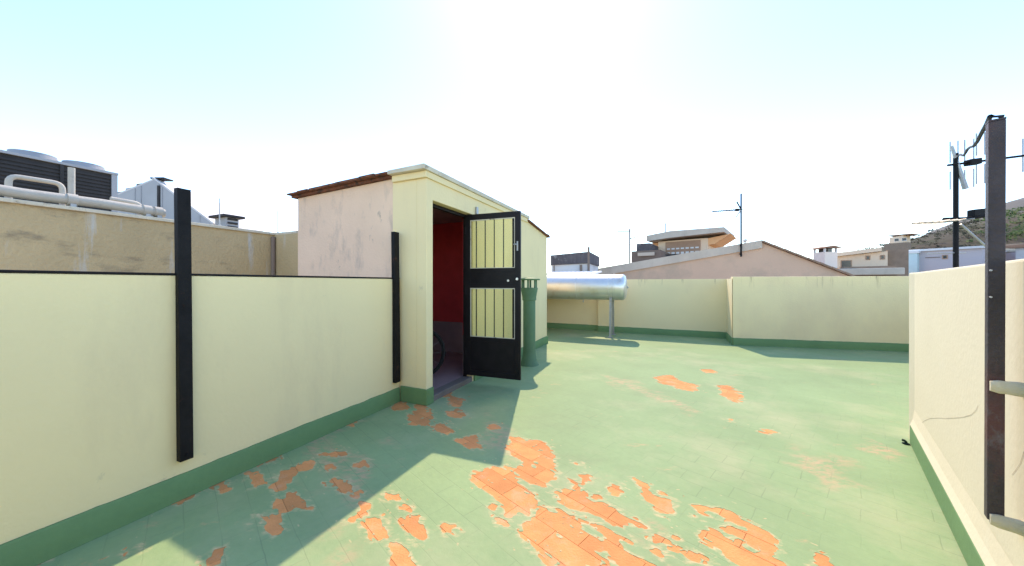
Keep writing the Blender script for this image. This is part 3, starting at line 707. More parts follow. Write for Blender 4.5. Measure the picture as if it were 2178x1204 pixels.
# right post, held off the sunlit parapet by plaster stubs
PX = Vector((1.722, 1.2105, 0)); PW = .037
foot = PX - RN * ((PX - C).dot(RN)); off = (PX - C).dot(RN)
post = thing('steel_post', (PX.x, PX.y, .45), 'dark rusty steel post held off the sunlit right parapet by two plaster stubs', 'post', 'black posts on the parapets')
channel(MB(), PX + RN * (PW / 2), RW, -RN, .455, 1.875, PW, Vector((.004, 0, 0)), PW).build('upright', 'rusted_post', post, bevel=.003)
MB().obox(PX + Vector((.0075, 0, 0)), RW, RN, UP, (-PW / 2, PW / 2), (-PW / 2, PW / 2), (1.8755, 1.882)).build('end_cap', 'rusted_post', post)
for z, h_ in ((.935, .05), (.462, .05)):
    mb = MB(); o = PX + UP * z
    ringo = []
    sd = RW
    # a stub of plaster running from the post into the wall, a little swollen and uneven
    nn = 10; mb2 = []
    vs_, fs_ = [], []
    for i in range(6):
        q = i / 5; cen = o + RN * .012 * (1 - q) - RN * (off + .02) * q + RW * (.022 * (1 - q) + .024 * q)
        rr = h_ * (.36 if i == 0 else .46 + .08 * q + random.uniform(-.03, .03))
        for k in range(nn):
            a_ = 2 * math.pi * k / nn; vs_.append(cen + RW * math.cos(a_) * rr * .55 + UP * math.sin(a_) * rr)
    for i in range(5): fs_ += [(i * nn + k, i * nn + (k + 1) % nn, (i + 1) * nn + (k + 1) % nn, (i + 1) * nn + k) for k in range(nn)]
    fs_ += [tuple(range(nn))[::-1], tuple(range(5 * nn, 6 * nn))]
    mb.add(vs_, fs_).build('wall_stub', 'plaster_stub', post, smooth=True)
for z in (1.345, 1.25):
    MB().cyl(PX + RW * (PW / 2) + RN * .01 + UP * z, PX + RW * (PW / 2 + .006) + RN * .01 + UP * z, .0035, seg=6).build('bolt', 'galvanised', post)

# ------------------------------------------------------------------ flue pipe
fp = Vector((.275, 5.40, 0)); fu = thing('flue_pipe', (fp.x, fp.y, 0), 'dark green flue pipe with a slotted cowl and flat cap, behind the open door', 'flue')
MB().lathe(fp, UP, [(0.0, .155), (.012, .152), (.06, .125), (.20, .102), (.30, .098), (1.08, .098)], 28).build('pipe', 'flue_green', fu, smooth=True)
MB().lathe(fp + UP * 1.02, UP, [(0, .101), (.012, .112), (.06, .112), (.20, .138), (.205, .132)], 28).build('collar', 'flue_green', fu, smooth=True)
for k in range(6):
    a_ = 2 * math.pi * (k + .3) / 6; e = Vector((math.cos(a_), math.sin(a_), 0)); s_ = UP.cross(e)
    MB().obox(fp + e * .118, e, s_, UP, (-.010, .010), (-.014, .014), (1.20, 1.345)).build('vane', 'flue_green', fu)
MB().lathe(fp + UP * 1.345, UP, [(0, .165), (.012, .172), (.022, .172), (.048, .03), (.052, .005)], 28).build('cap', 'flue_green', fu, smooth=True)

# ------------------------------------------------------------------ water tank
TR = .315; ax = -FW; te = Vector((2.72, 8.18, 1.195))
tk = thing('water_tank', (te.x - .8, te.y + .35, 0), 'horizontal silver water tank on steel legs beside the far parapet', 'tank')
prof = [(-.06, .005), (-.058, .11), (-.045, .20), (-.02, .275), (.015, .305), (.05, TR)]
prof += [(.22, TR), (.225, TR + .008), (.25, TR + .008), (.255, TR), (.33, TR), (.335, TR + .006), (.355, TR + .006), (.36, TR)]
prof += [(1.12, TR), (1.125, TR + .006), (1.15, TR + .006), (1.155, TR), (2.45, TR), (2.5, .29), (2.55, .2), (2.57, .01)]
MB().lathe(te, ax, prof, 40).build('body', 'steel_tank', tk, smooth=True)
MB().lathe(te - ax * .062, -ax, [(0, .03), (.012, .03), (.014, .015), (.03, .012)], 12).build('end_boss', 'galvanised', tk, smooth=True)
MB().cyl(te + ax * 1.0 - UP * (TR - .005), te + ax * 1.0 - UP * (TR + .07), .018, seg=10).build('outlet', 'galvanised', tk)
tn = Vector((ax.y, -ax.x, 0))
if tn.y > 0: tn = -tn
for d_ in (.30, 2.1):
    for s_, sh in ((1, .21), (-1, .21)):
        top = te + ax * d_ + tn * sh * s_ - UP * .20; bot = Vector((top.x, top.y, 0)) + tn * .04 * s_
        MB().profile([bot + ax * x + tn * y for x, y in ((-.028, -.02), (.028, -.02), (.028, -.014), (-.022, -.014), (-.022, .02), (-.028, .02))], top - bot).build('leg', 'galvanised', tk)
        MB().obox(bot, ax, tn, UP, (-.06, .06), (-.05, .05), (.0005, .01)).build('foot', 'galvanised', tk)
    q0_, q1_ = te + ax * d_ - tn * .27 - UP * .26, te + ax * d_ + tn * .27 - UP * .26
    MB().obox(te + ax * d_, ax, tn, UP, (-.02, .02), (-.23, .23), (-.33, -.285)).build('cradle', 'galvanised', tk)

# small drain spout at the corner of the right parapet
dp = Vector((3.16, 2.77, 0)); dp = C + RN * .05 + RW * .05
dr = thing('drain_spout', (dp.x, dp.y, 0), 'small dark drain outlet on the floor at the corner of the right parapet', 'drain')
MB().lathe(dp + UP * .002, UP, [(0, .024), (.006, .022), (.008, .014)], 14).build('flange', 'drain', dr, smooth=True)
MB().tube([dp + UP * .006, dp + UP * .018, dp + UP * .026 + RN * .008, dp + UP * .028 + RN * .022], .009, 10).build('spout', 'drain', dr, smooth=True)

# ------------------------------------------------------------------ aerials
def yagi(parent, o, boom, elem, n, L, r=.008, el=.2, taper=.6, m='galvanised', er=.004, start=.1):
    boom = Vector(boom).normalized(); elem = Vector(elem).normalized()
    MB().cyl(o, o + boom * L, r, seg=8).build('boom', m, parent)
    for k in range(n):
        q = start + (1 - start) * k / max(1, n - 1) * .98; h = el * (1 - (1 - taper) * k / max(1, n - 1))
        c_ = o + boom * (L * q)
        MB().cyl(c_ - elem * h, c_ + elem * h, er, seg=6).build('element', m, parent)
# mast in the hidden corner beyond the right parapet
mp_ = Vector((Xat(2033, 3.45), 3.45, 0))
an = thing('television_aerial', (mp_.x, mp_.y, 0), 'dark aerial mast with several yagi arms behind the sunlit right parapet', 'aerial')
MB().cyl(mp_, mp_ + UP * 2.62, .021, .019, seg=12).build('mast', 'black_steel', an)
MB().obox(mp_, (1, 0, 0), (0, 1, 0), UP, (-.1, .1), (-.1, .1), (.0008, .012)).build('base_plate', 'black_steel', an)
MB().cyl(mp_ + Vector((.06, -.03, 2.25)), mp_ + Vector((-.03, .01, 2.70)), .022, .012, seg=8).build('reflector', 'galvanised', an)
yo = mp_ + Vector((-.08, 0, 2.50)); bd = Vector((1.0, -.14, .10)).normalized()
MB().cyl(yo, yo + bd * 1.02, .011, seg=8).build('boom', 'black_steel', an)
MB().obox(yo + bd * .215, bd, Vector((0, 1, 0)), UP, (-.05, .05), (-.03, .03), (-.03, .03)).build('dipole_box', 'black_steel', an, bevel=.006)
for s_ in (.13, .20, .26, .34): 
    for y_ in (-.10, .10):
        MB().cyl(yo + bd * s_ + UP * .04 + Vector((0, y_, 0)), yo + bd * s_ + UP * .26 + Vector((.0, y_, 0)), .0055, seg=6).build('element', 'galvanised', an)
        MB().cyl(yo + bd * s_ - UP * .05 + Vector((0, y_, 0)), yo + bd * s_ - UP * .24 + Vector((.0, y_, 0)), .0055, seg=6).build('element', 'galvanised', an)
for s_ in (.64, .74, .80, .88, .95): MB().cyl(yo + bd * s_ - UP * .16, yo + bd * s_ + UP * .17, .006, seg=6).build('element', 'galvanised', an)
yagi(an, mp_ + Vector((.02, 0, 1.93)), (-1, .1, -.03), (0, 1, 0), 7, .42, .007, .16, .7)
MB().tube([mp_ + Vector((-.12, 0, 1.95)), mp_ + Vector((.1, 0, 1.955)), mp_ + Vector((.26, -.02, 1.98))], .018, 8).build('boom', 'black_steel', an)
MB().obox(mp_ + Vector((.20, 0, 2.0)), (1, 0, .1), (0, 1, 0), UP, (-.05, .08), (-.03, .03), (-.02, .05)).build('dipole_box', 'black_steel', an, bevel=.006)
MB().cyl(mp_ + Vector((.05, 0, 1.90)), mp_ + Vector((.36, -.05, 1.56)), .009, seg=8).build('stay', 'galvanised', an)
MB().cyl(mp_ + Vector((-.3, 0, 1.60)), mp_ + Vector((.1, 0, 1.61)), .006, seg=8).build('stay', 'galvanised', an)
# cable from the post's head to the mast
pt = PX + UP * 1.884
mt = mp_ + UP * 2.60
ends = [pt + Vector((.018, -.01, .006)), pt + Vector((-.012, .0, .012))] + [pt.lerp(mt, q) - UP * .20 * q * (1 - q) + UP * .012 * (1 - q) + Vector((0, 0, .012 * math.sin(q * 19))) for q in (i / 14 for i in range(1, 15))]
cb = MB().tube(ends, .007, 8).build('aerial_cable', 'rubber', smooth=True)
tag(cb, 'black cable slung from the head of the rusty right post to the aerial mast', 'cable')

# ------------------------------------------------------------------ left neighbour: wall, plant, pipes
def NL(s, v, z): return LP + W_ * s + N_ * v + UP * z      # s along the parapet, v across (negative = further left)
VW = -3.0
def s_of(px, v):                                           # position along a line parallel to the parapet seen at picture column px
    r = (px - CX) / F; o = LP + N_ * v
    return (r * o.y - o.x) / (W_.x - r * W_.y)
sC = s_of(583, VW)
nb_ = thing('neighbour_building', tuple(NL(sC, VW, -9)), 'stained tan rendered wall of the neighbouring house above the left parapet', 'building')
MB().prism([(p.x, p.y) for p in (NL(-5, VW, 0), NL(sC, VW, 0), NL(sC, VW + .9, 0), NL(sC + 3.2, VW + .9, 0), NL(sC + 3.2, VW - 9, 0), NL(-5, VW - 9, 0))], -9, 2.06).build('wall', 'tan_wall', nb_)
MB().prism([(p.x, p.y) for p in (NL(-5, VW + .03, 0), NL(sC - .001, VW + .03, 0), NL(sC - .001, VW - .16, 0), NL(-5, VW - .16, 0))], 2.0605, 2.10).build('coping', 'coping', nb_, bevel=.006)
MB().prism([(p.x, p.y) for p in (NL(sC, VW + .93, 0), NL(sC, VW - .16, 0), NL(sC + .2, VW - .16, 0), NL(sC + .2, VW + .93, 0))], 2.0605, 2.10).build('coping', 'coping', nb_, bevel=.006)
MB().tube([NL(sC - .035, VW + .035, z) for z in (-.3, .5, 1.2, 2.03)], .03, 8).build('downpipe', 'dark_render', nb_)
# insulated pipe along the coping
pp = thing('insulated_pipe', tuple(NL(s_of(150, VW), VW - .03, 2.10)), 'fat light grey insulated pipe run along the top of the tan wall', 'pipe')
e_ = s_of(352, VW)
pz = 2.10
MB().tube([NL(-3.2 + (e_ + 3.2) * i / 14, VW - .03, pz + .075 + .006 * math.sin(i * 1.7)) for i in range(15)], .052, 12).build('pipe', 'pipe_grey', pp, smooth=True)
for px in (155, 314, 338):
    s_ = s_of(px, VW); MB().cyl(NL(s_ - .035, VW - .03, pz + .075), NL(s_ + .035, VW - .03, pz + .075), .064, seg=14).build('joint', 'pipe_grey', pp, smooth=True)
    MB().obox(NL(s_, VW - .03, pz), W_, N_, UP, (-.02, .02), (-.05, .05), (.0005, .03)).build('bracket', 'galvanised', pp)
def bend(pts, r=.12, n=5):
    out = [pts[0]]
    for a, b_, c in zip(pts[:-2], pts[1:-1], pts[2:]):
        u, w2 = (a - b_).normalized(), (c - b_).normalized()
        for i in range(n + 1):
            q = i / n; out.append((b_ + u * r) * (1 - q) ** 2 + b_ * 2 * q * (1 - q) + (b_ + w2 * r) * q ** 2)
    return out + [pts[-1]]
v2 = VW - .26
pl = thing('insulated_pipe', tuple(NL(s_of(60, v2), v2, 2.06)), 'light grey pipe bent into a low arch in front of the dark cooling unit', 'pipe')
a0, a1 = s_of(18, v2), s_of(133, v2)
MB().tube(bend([NL(a0, v2, 2.065), NL(a0, v2, Zat(373, NL(a0, v2, 0).y)), NL(a1, v2, Zat(391, NL(a1, v2, 0).y)), NL(a1, v2, 2.065)], .07), .024, 10).build('pipe', 'pipe_grey', pl, smooth=True)
pv = thing('insulated_pipe', tuple(NL(s_of(152, v2 - .3), v2 - .3, 2.06)), 'upright grey pipe standing against the dark cooling unit', 'pipe')
s_ = s_of(152, v2 - .3); MB().tube([NL(s_, v2 - .3, z) for z in (2.062, 2.3, 2.55, Zat(357, NL(s_, v2 - .3, 0).y))], .028, 10).build('pipe', 'pipe_grey', pv, smooth=True)
pq = thing('insulated_pipe', tuple(NL(s_of(275, v2), v2, 2.06)), 'short white pipe bending down at the near end of the grey gabled roof', 'pipe')
a0, a1 = s_of(235, v2), s_of(298, v2)
MB().tube(bend([NL(a0, v2, Zat(423, NL(a0, v2, 0).y)), NL(a1, v2, Zat(434, NL(a1, v2, 0).y)), NL(a1, v2, 2.062)], .06), .028, 10).build('pipe', 'pipe_grey', pq, smooth=True)
# rooftop cooling unit
vc = -4.2; c0, c1 = -1.6, s_of(250, vc); ZC = 2.80
cu = thing('cooling_unit', tuple(NL((c0 + c1) / 2, vc - .6, 2.06)), 'large dark rooftop cooling unit with two round fan shrouds on top', 'cooling unit')
MB().obox(NL(0, vc, 0), W_, N_, UP, (c0, c1 - .03), (-1.25, -.02), (2.15, ZC - .02)).build('casing', 'louvre_dark', cu)
MB().obox(NL(0, vc, 0), W_, N_, UP, (c0 - .01, c1 + .005), (-1.26, .012), (ZC - .0195, ZC + .01)).build('top_panel', 'metal_grey', cu)
for s_ in (c0, c1 - .055, (c0 + c1) / 2 + .0, c0 + (c1 - c0) * .25, c0 + (c1 - c0) * .75):
    big = s_ in (c0, c1 - .055)
    MB().obox(NL(s_, vc, 0), W_, N_, UP, (0, .055 if big else .03), (-.0195, .006), (2.13, ZC - .021)).build('corner_post' if big else 'mullion', 'metal_grey' if big else 'louvre_dark', cu)
for k in range(13):
    z = 2.17 + k * .045
    MB().obox(NL(0, vc, 0), W_, N_, UP, (c0 + .06, c1 - .06), (-.0195, -.008), (z, z + .026)).build('slat', 'louvre_dark', cu)
for s_ in (c0 + .1, (c0 + c1) / 2, c1 - .2): MB().obox(NL(s_, vc, 0), W_, N_, UP, (0, .1), (-1.2, -.05), (2.0605, 2.149)).build('foot', 'galvanised', cu)
for px, r_ in ((70, .185), (178, .185)):
    s_ = s_of(px, vc - .42); o = NL(s_, vc - .42, ZC + .0105)
    fs_ = MB().lathe(o, UP, [(0, r_ + .05), (.02, r_ + .045), (.10, r_), (.115, r_), (.115, r_ - .02), (.02, r_ - .03)], 32).build('fan_shroud', 'fan_grey', cu, smooth=True)
    MB().cyl(o + UP * .03, o + UP * .07, .08, seg=14).build('fan_hub', 'louvre_dark', fs_)
    for k in range(5):
        a_ = 2 * math.pi * k / 5; e = Vector((math.cos(a_), math.sin(a_), .12)); s2 = UP.cross(e).normalized()
        MB().obox(o + UP * .03, e, s2, UP, (.08, r_ - .05), (-.06, .06), (.0, .008)).build('fan_blade', 'louvre_dark', fs_)
# grey gabled roof light
gy_ = 7.2
gb = thing('gabled_shed', tuple(P(350, 500, gy_)), 'pale grey sheet metal shed with a pointed gable behind the tall black post', 'shed')
ga = [P(238, 420, gy_), P(328, 383, gy_), P(452, 477, gy_)]
zb_ = 2.0
pts = [Vector((ga[0].x, gy_, zb_)), ga[0], ga[1], ga[2], Vector((ga[2].x, gy_, zb_))]
back = Vector((-.25, .97, 0)) * 3.0
MB().profile(pts, back).build('wall', 'metal_grey', gb)
rn_ = MB()
for a, b_ in ((ga[0], ga[1]), (ga[1], ga[2])):
    d = (b_ - a).normalized(); up = Vector((-d.z, 0, d.x)); 
    if up.z < 0: up = -up
    MB().profile([a - d * .06 + up * .002, b_ + d * .0 + up * .002, b_ + d * .0 + up * .035, a - d * .06 + up * .035], back * 1.03 - Vector((0, .0, 0))).build('roof_sheet', 'metal_pale', gb)
for px in (287, 300, 338, 345, 372, 400, 425):
    q = (px - 238) / 90 if px < 328 else (px - 328) / 124
    top = ga[0].lerp(ga[1], q) if px < 328 else ga[1].lerp(ga[2], q)
    MB().obox(Vector((top.x, gy_, 0)), (1, 0, 0), (0, -1, 0), UP, (-.008, .008), (.0005, .012), (zb_, top.z - .01)).build('seam', 'metal_grey', gb)
MB().obox(Vector((ga[1].x + .08, gy_, 0)), (1, 0, 0), (0, -1, 0), UP, (0, .05), (.0006, .02), (2.3, ga[1].z - .12)).build('gutter_pipe', 'louvre_dark', gb)
for k, (px, py) in enumerate(((258, 411), (280, 402), (303, 393))):
    o = P(px, py, gy_ + .02)
    MB().obox(o, (1, 0, .16), (0, 1, 0), UP, (-.13, .15), (0, .22), (.0, .035)).build('ridge_flashing', 'louvre_dark' if k != 1 else 'metal_grey', gb)
o = P(328, 381, gy_ + .05)
MB().obox(o, (1, 0, 0), (0, 1, 0), UP, (-.10, .20), (0, .22), (.01, .045)).build('ridge_cap', 'louvre_dark', gb, bevel=.012)
MB().lathe(o + Vector((0, .2, .05)), UP, [(0, .05), (.03, .05), (.05, .02)], 10).build('ridge_knob', 'metal_grey', gb)
# rods and vent box further along
for px, pt_, yy, lab in ((465, 422, 7.9, 'thin grey rod standing on the tan wall beside the square vent box'), (581, 447, None, 'thin grey rod at the inner corner of the tan wall')):
    if yy is None: o = NL(sC + .12, VW - .10, 2.10); yy = o.y; px_ = o
    else:
        s_ = s_of(px, VW - .12); o = NL(s_, VW - .10, 2.10); yy = o.y
    r_ = thing('metal_rod', tuple(o), lab, 'rod', 'thin rods on the tan wall')
    MB().cyl(o + UP * .0005, Vector((o.x, o.y, Zat(pt_, yy))), .008, .006, seg=6).build('rod', 'galvanised', r_)
    MB().cyl(o + UP * .0005, o + UP * .03, .02, seg=8).build('socket', 'galvanised', r_)
vv_ = VW - .5; s0_, s1_ = s_of(477, vv_), s_of(511, vv_)
o = NL((s0_ + s1_) / 2, vv_ - .15, 2.06); hw = abs(s1_ - s0_) / 2 * .8
vb = thing('vent_box', tuple(o), 'small dark square vent box with an overhanging cap on the tan wall', 'vent')
zt_ = Zat(465, o.y)
MB().obox(o, W_, N_, UP, (-hw, hw), (-.15, .15), (.0005, zt_ - 2.06)).build('casing', 'metal_grey', vb)
MB().obox(o, W_, N_, UP, (-hw - .06, hw + .06), (-.21, .21), (zt_ - 2.0595, zt_ - 2.06 + .035)).build('cap', 'louvre_dark', vb)
for k in range(3): MB().obox(o, W_, N_, UP, (-hw + .02, hw - .02), (.1505, .165), (.1 + k * .06, .13 + k * .06)).build('slat', 'louvre_dark', vb)

# ------------------------------------------------------------------ buildings beyond the far parapet
GZ = -9.0
def facade(c0, c1, depth, zb, zt0, zt1=None):
    zt1 = zt0 if zt1 is None else zt1
    a, b_ = Vector((c0[0], c0[1], 0)), Vector((c1[0], c1[1], 0)); d = (b_ - a).normalized(); nb2 = Vector((-d.y, d.x, 0))
    if nb2.y < 0: nb2 = -nb2
    pts = [a, b_, b_ + nb2 * depth, a + nb2 * depth]
    return MB().prism([(p.x, p.y) for p in pts], [zb] * 4, [zt0, zt1, zt1, zt0]), d, nb2
def opening(parent, a, d, nb2, s0, s1, z0, z1, frame='frame_white', pane='window_dark', sill=True):
    w = MB().obox(V2(a), d, -nb2, UP, (s0, s1), (.0006, .03), (z0, z1)).build('window', frame, parent)
    MB().obox(V2(a), d, -nb2, UP, (s0 + .06, s1 - .06), (.0305, .04), (z0 + .06, z1 - .06)).build('pane', pane, w)
    if sill: MB().obox(V2(a), d, -nb2, UP, (s0 - .08, s1 + .08), (.001, .1), (z0 - .07, z0 - .001)).build('sill', frame, w)
# pink gabled party wall
g0 = Vector((3.78, 16.9, 0)); g1 = Vector((10.3, 14.0, 0)); g2 = Vector((14.3, 12.22, 0))
gd = (g1 - g0).normalized(); gbk = Vector((-gd.y, gd.x, 0))
g2 = g1 + gd * 4.4
zl, zr_, ze = 1.85, 2.98, .72
gp = thing('gabled_house', (g1.x, g1.y, GZ), 'house with a broad plain pinkish gable wall and pale coping behind the far parapet', 'building')
pts = [g0 + UP * GZ, g0 + UP * zl, g1 + UP * zr_, g2 + UP * ze, g2 + UP * GZ]
MB().profile(pts, gbk * 8).build('wall', 'pink_render', gp)
MB().profile([g0 - gd * .2 + UP * (zl - .34), g0 - gd * .2 + UP * (zl + .05), g1 + gd * .02 + UP * (zr_ + .09), g1 + gd * .02 + UP * (zr_ - .24)], -gbk * .08 ).build('coping', 'concrete', gp)
MB().profile([g0 - gd * .2 + UP * (zl + .003), g0 - gd * .2 + UP * (zl + .05), g1 + gd * .02 + UP * (zr_ + .09), g1 + gd * .02 + UP * (zr_ + .003)], gbk * 8).build('roof', 'roof_tile', gp)
rr_ = MB().profile([g1 + gd * .03 + UP * (zr_ + .002), g1 + gd * .03 + UP * (zr_ + .07), g2 + gd * .2 + UP * (ze - .04), g2 + gd * .2 + UP * (ze - .11)], gbk * 8.1 ).build('roof', 'roof_tile', gp)
rdir = (g2 + UP * ze - g1 - UP * zr_).normalized(); L_ = (g2 + UP * ze - g1 - UP * zr_).length
for k in range(12):
    a = g1 + UP * (zr_ - .0) + rdir * (L_ * k / 12 + .04) + UP * .02
    MB().profile([a, a + UP * .075, a + rdir * (L_ / 12 - .02) + UP * .06, a + rdir * (L_ / 12 - .02) - UP * .01], -gbk * .14).build('verge_tile', 'roof_edge', rr_)
o = g1 - gd * .50 + gbk * .3 + UP * (zr_ - .10)
MB().tube([o, o + UP * .16], .025, 8).build('vent_pipe', 'galvanised', gp)
MB().lathe(o + UP * .155, UP, [(0, .02), (.03, .07), (.08, .09), (.13, .07), (.16, .02)], 12).build('vent_ball', 'frame_white', gp, smooth=True)
MB().obox(g1 - gd * 3.6 + gbk * .5, gd, gbk, UP, (0, .6), (0, .4), (zr_ - .60, zr_ - .33)).build('hatch', 'louvre_dark', gp)
# aerial fixed to the gable
s_ = .0
ao = g1 + gd * ((Xat(1571, 14.4) - g1.x) / gd.x) - gbk * .16
aa = thing('television_aerial', (ao.x, ao.y, Zat(546, ao.y)), 'tall aerial mast with a long arm to the left, fixed to the pinkish gable', 'aerial')
MB().cyl((ao.x, ao.y, Zat(546, ao.y)), (ao.x, ao.y, Zat(412, ao.y)), .035, .030, seg=8).build('mast', 'black_steel', aa)
for py in (540, 522): MB().obox(Vector((ao.x, ao.y, Zat(py, ao.y))), gd, gbk, UP, (-.03, .03), (.0, .17), (-.03, .03)).build('wall_bracket', 'black_steel', aa)
bo = Vector((ao.x + .03, ao.y - .04, Zat(446, ao.y)))
yagi(aa, bo, (-1, .06, -.06), (0, 1, 0), 12, 1.22, .022, .16, .7, 'black_steel', .014, .12)
MB().obox(bo + Vector((-.22, 0, -.02)), (1, 0, 0), (0, 1, 0), UP, (-.07, .07), (-.04, .04), (-.05, .05)).build('dipole_box', 'black_steel', aa)
MB().cyl(bo + Vector((-.06, 0, 0)), bo + Vector((-.24, 0, .33)), .026, seg=6).build('reflector', 'black_steel', aa)
MB().cyl(bo + Vector((-.06, 0, -.02)), bo + Vector((-.28, 0, -.33)), .022, seg=6).build('reflector', 'galvanised', aa)

# penthouse with overhanging slab
h0 = Vector((Xat(1375, 24), 24, 0)); h1 = Vector((Xat(1540, 21), 21, 0)); hd = (h1 - h0).normalized(); hb = Vector((-hd.y, hd.x, 0)); HLn = (h1 - h0).length
ph = thing('penthouse', (h0.x, h0.y, GZ), 'small beige penthouse with orange-lit eaves and side wall under a wide overhanging concrete roof slab', 'building')
zr2 = 4.78
MB().profile([h0 + UP * (zr2 - .52), h0 + UP * (zr2 - .12), h0 + hd * 1.6 + UP * (zr2 + .06), h1 + UP * zr2, h1 - hd * .0 + UP * (zr2 - .30), h0 + hd * 1.6 + UP * (zr2 - .40)], hb * 5).build('roof_slab', 'concrete', ph)
bx0 = h0 + hb * .7
def Sp(px, o, d):
    r = (px - CX) / F; return (r * o.y - o.x) / (d.x - r * d.y)
sa, sb_ = Sp(1400, bx0, hd), Sp(1506, bx0, hd)
MB().obox(bx0, hd, hb, UP, (sa, sb_), (0, 3.6), (GZ, zr2 - .53)).build('wall', 'peach_render', ph)
MB().obox(bx0, hd, hb, UP, (sa - .95, sa - .002), (.6, 3.0), (GZ, zr2 - .54)).build('wing_wall', 'orange_lit_render', ph)
MB().profile([bx0 + hd * sb_ + UP * (zr2 - .55), bx0 + hd * (sb_ + 1.25) + UP * (zr2 - .36), bx0 + hd * (sb_ + .35) + UP * (zr2 - .95), bx0 + hd * sb_ + UP * (zr2 - .98)], hb * 3).build('soffit_bracket', 'orange_lit_render', ph)
s2_, s3_ = Sp(1416, bx0, hd), Sp(1490, bx0, hd)
lp_ = MB().obox(bx0, hd, -hb, UP, (s2_, s3_), (.001, .05), (2.9, zr2 - .62)).build('lattice_panel', 'brown_panel', ph)
nq = 7
for k in range(nq):
    x0 = s2_ + .1 + k * (s3_ - s2_ - .1) / nq
    for za, h_ in ((3.22, .22), (3.62, .10)):
        MB().obox(bx0, hd, -hb, UP, (x0, x0 + .2), (.0505, .07), (za, za + h_)).build('pane', 'frame_white', lp_)
MB().cyl(h0 + hd * 1.05 + hb * .8 + UP * (zr2 - .1), h0 + hd * 1.05 + hb * .8 + UP * (zr2 + .75), .04, seg=6).build('vent_pipe', 'galvanised', ph)
# dull boxes left of the penthouse
mbx, d_, n_ = facade((Xat(1343, 22), 22), (Xat(1405, 21), 21), 4, GZ, Zat(533, 21.5))
lb = thing('rooftop_block', (Xat(1370, 22), 22, GZ), 'low dark grey rooftop block stepped down left of the penthouse', 'building')
mbx.build('wall', 'dark_render', lb)
a = Vector((Xat(1352, 22.3), 22.3, 0)); MB().obox(a, d_, n_, UP, (0, .85), (.2, 3), (Zat(533, 21.5) + .001, Zat(517, 22))).build('upper_wall', 'dark_sheet', lb)
MB().obox(Vector((Xat(1357, 21.7), 21.7, 0)), d_, -n_, UP, (0, 1.0), (-.02, .08), (Zat(545, 21.7), Zat(538, 21.7))).build('sill_band', 'concrete', lb)
# aerial by it
ao = Vector((Xat(1339.5, 20.5), 20.5, 0))
ab = thing('television_aerial', (ao.x, ao.y, 1.0), 'small pale aerial with three arms left of the penthouse', 'aerial')
MB().cyl((ao.x, ao.y, GZ), (ao.x, ao.y, Zat(487, 20.5)), .055, .045, seg=6).build('mast', 'dark_render', ab)
yagi(ab, Vector((ao.x, ao.y, Zat(492, 20.5))), (-1, 0, 0), (0, 1, 0), 6, .75, .022, .15, .8, 'black_steel', .014)
yagi(ab, Vector((ao.x, ao.y, Zat(508, 20.5))), (1, 0, .28), (0, 1, 0), 5, .5, .024, .15, .8, 'black_steel', .014)
yagi(ab, Vector((ao.x, ao.y, Zat(520, 20.5))), (-1, 0, -.03), (0, 1, 0), 5, .6, .014, .15, .8, 'galvanised', .01)
# dark shed above the tank
mbx, d_, n_ = facade((Xat(1172, 14.6), 14.6), (Xat(1252, 14.0), 14.0), 3, GZ, Zat(561, 14.3))
ds = thing('dark_shed', (Xat(1210, 14.3), 14.3, GZ), 'blackened sheet shed with a stained pale wall, seen above the water tank', 'building')
mbx.build('wall', 'white_render', ds)
a = Vector((Xat(1171, 14.55), 14.52, 0)); ln = (Xat(1253, 13.95) - a.x) / d_.x
zt_ = Zat(540, 14.3); zw = Zat(561, 14.3)
MB().profile([a + UP * (zw - .05), a + UP * (zt_ - .04), a + d_ * ln + UP * (zt_ + .06), a + d_ * ln + UP * (zw + .0)], n_ * 3.1).build('roof_sheet', 'dark_sheet', ds)
for k in range(10): MB().obox(a + d_ * (ln * (k + .5) / 10), d_, -n_, UP, (-.03, .03), (.0006, .025), (zw + .0, zt_ - .04 + .1 * k / 10)).build('rib', 'dark_sheet', ds)
for k in range(2): MB().obox(a + d_ * (ln * (.08 + .68 * k)), d_, -n_, UP, (0, .10 if k else .04), (-.015, .02), (zw - .5, zw - .06)).build('post', 'dark_render', ds)
MB().cyl(a + d_ * (ln - .03) + UP * (zw - .4), a + d_ * (ln - .03) + UP * (zt_ + .25), .05, seg=10).build('stove_pipe', 'dark_render', ds)
# pale corrugated lean-to between the tank and the shed
mbx, d_, n_ = facade((Xat(1150, 12.6), 12.6), (Xat(1251, 11.9), 11.9), 1.6, GZ, Zat(586, 12.2))
ls = thing('lean_to', (Xat(1200, 12.2), 12.2, GZ), 'pale corrugated lean-to roof just above the silver tank', 'building')
mbx.build('wall', 'peach_render', ls)
a = Vector((Xat(1150, 12.6), 12.6, 0)); ln = 2.0
for k in range(12): MB().profile([a + d_ * (ln * k / 12 + .01) - n_ * .1 + UP * (Zat(586, 12.2) + .003), a + d_ * (ln * (k + 1) / 12 - .01) - n_ * .1 + UP * (Zat(586, 12.2) + .003), a + d_ * (ln * (k + .75) / 12) - n_ * .1 + UP * (Zat(586, 12.2) + .05), a + d_ * (ln * (k + .25) / 12) - n_ * .1 + UP * (Zat(586, 12.2) + .05)], n_ * 1.75 + UP * .16).build('roof_sheet', 'white_render', ls)

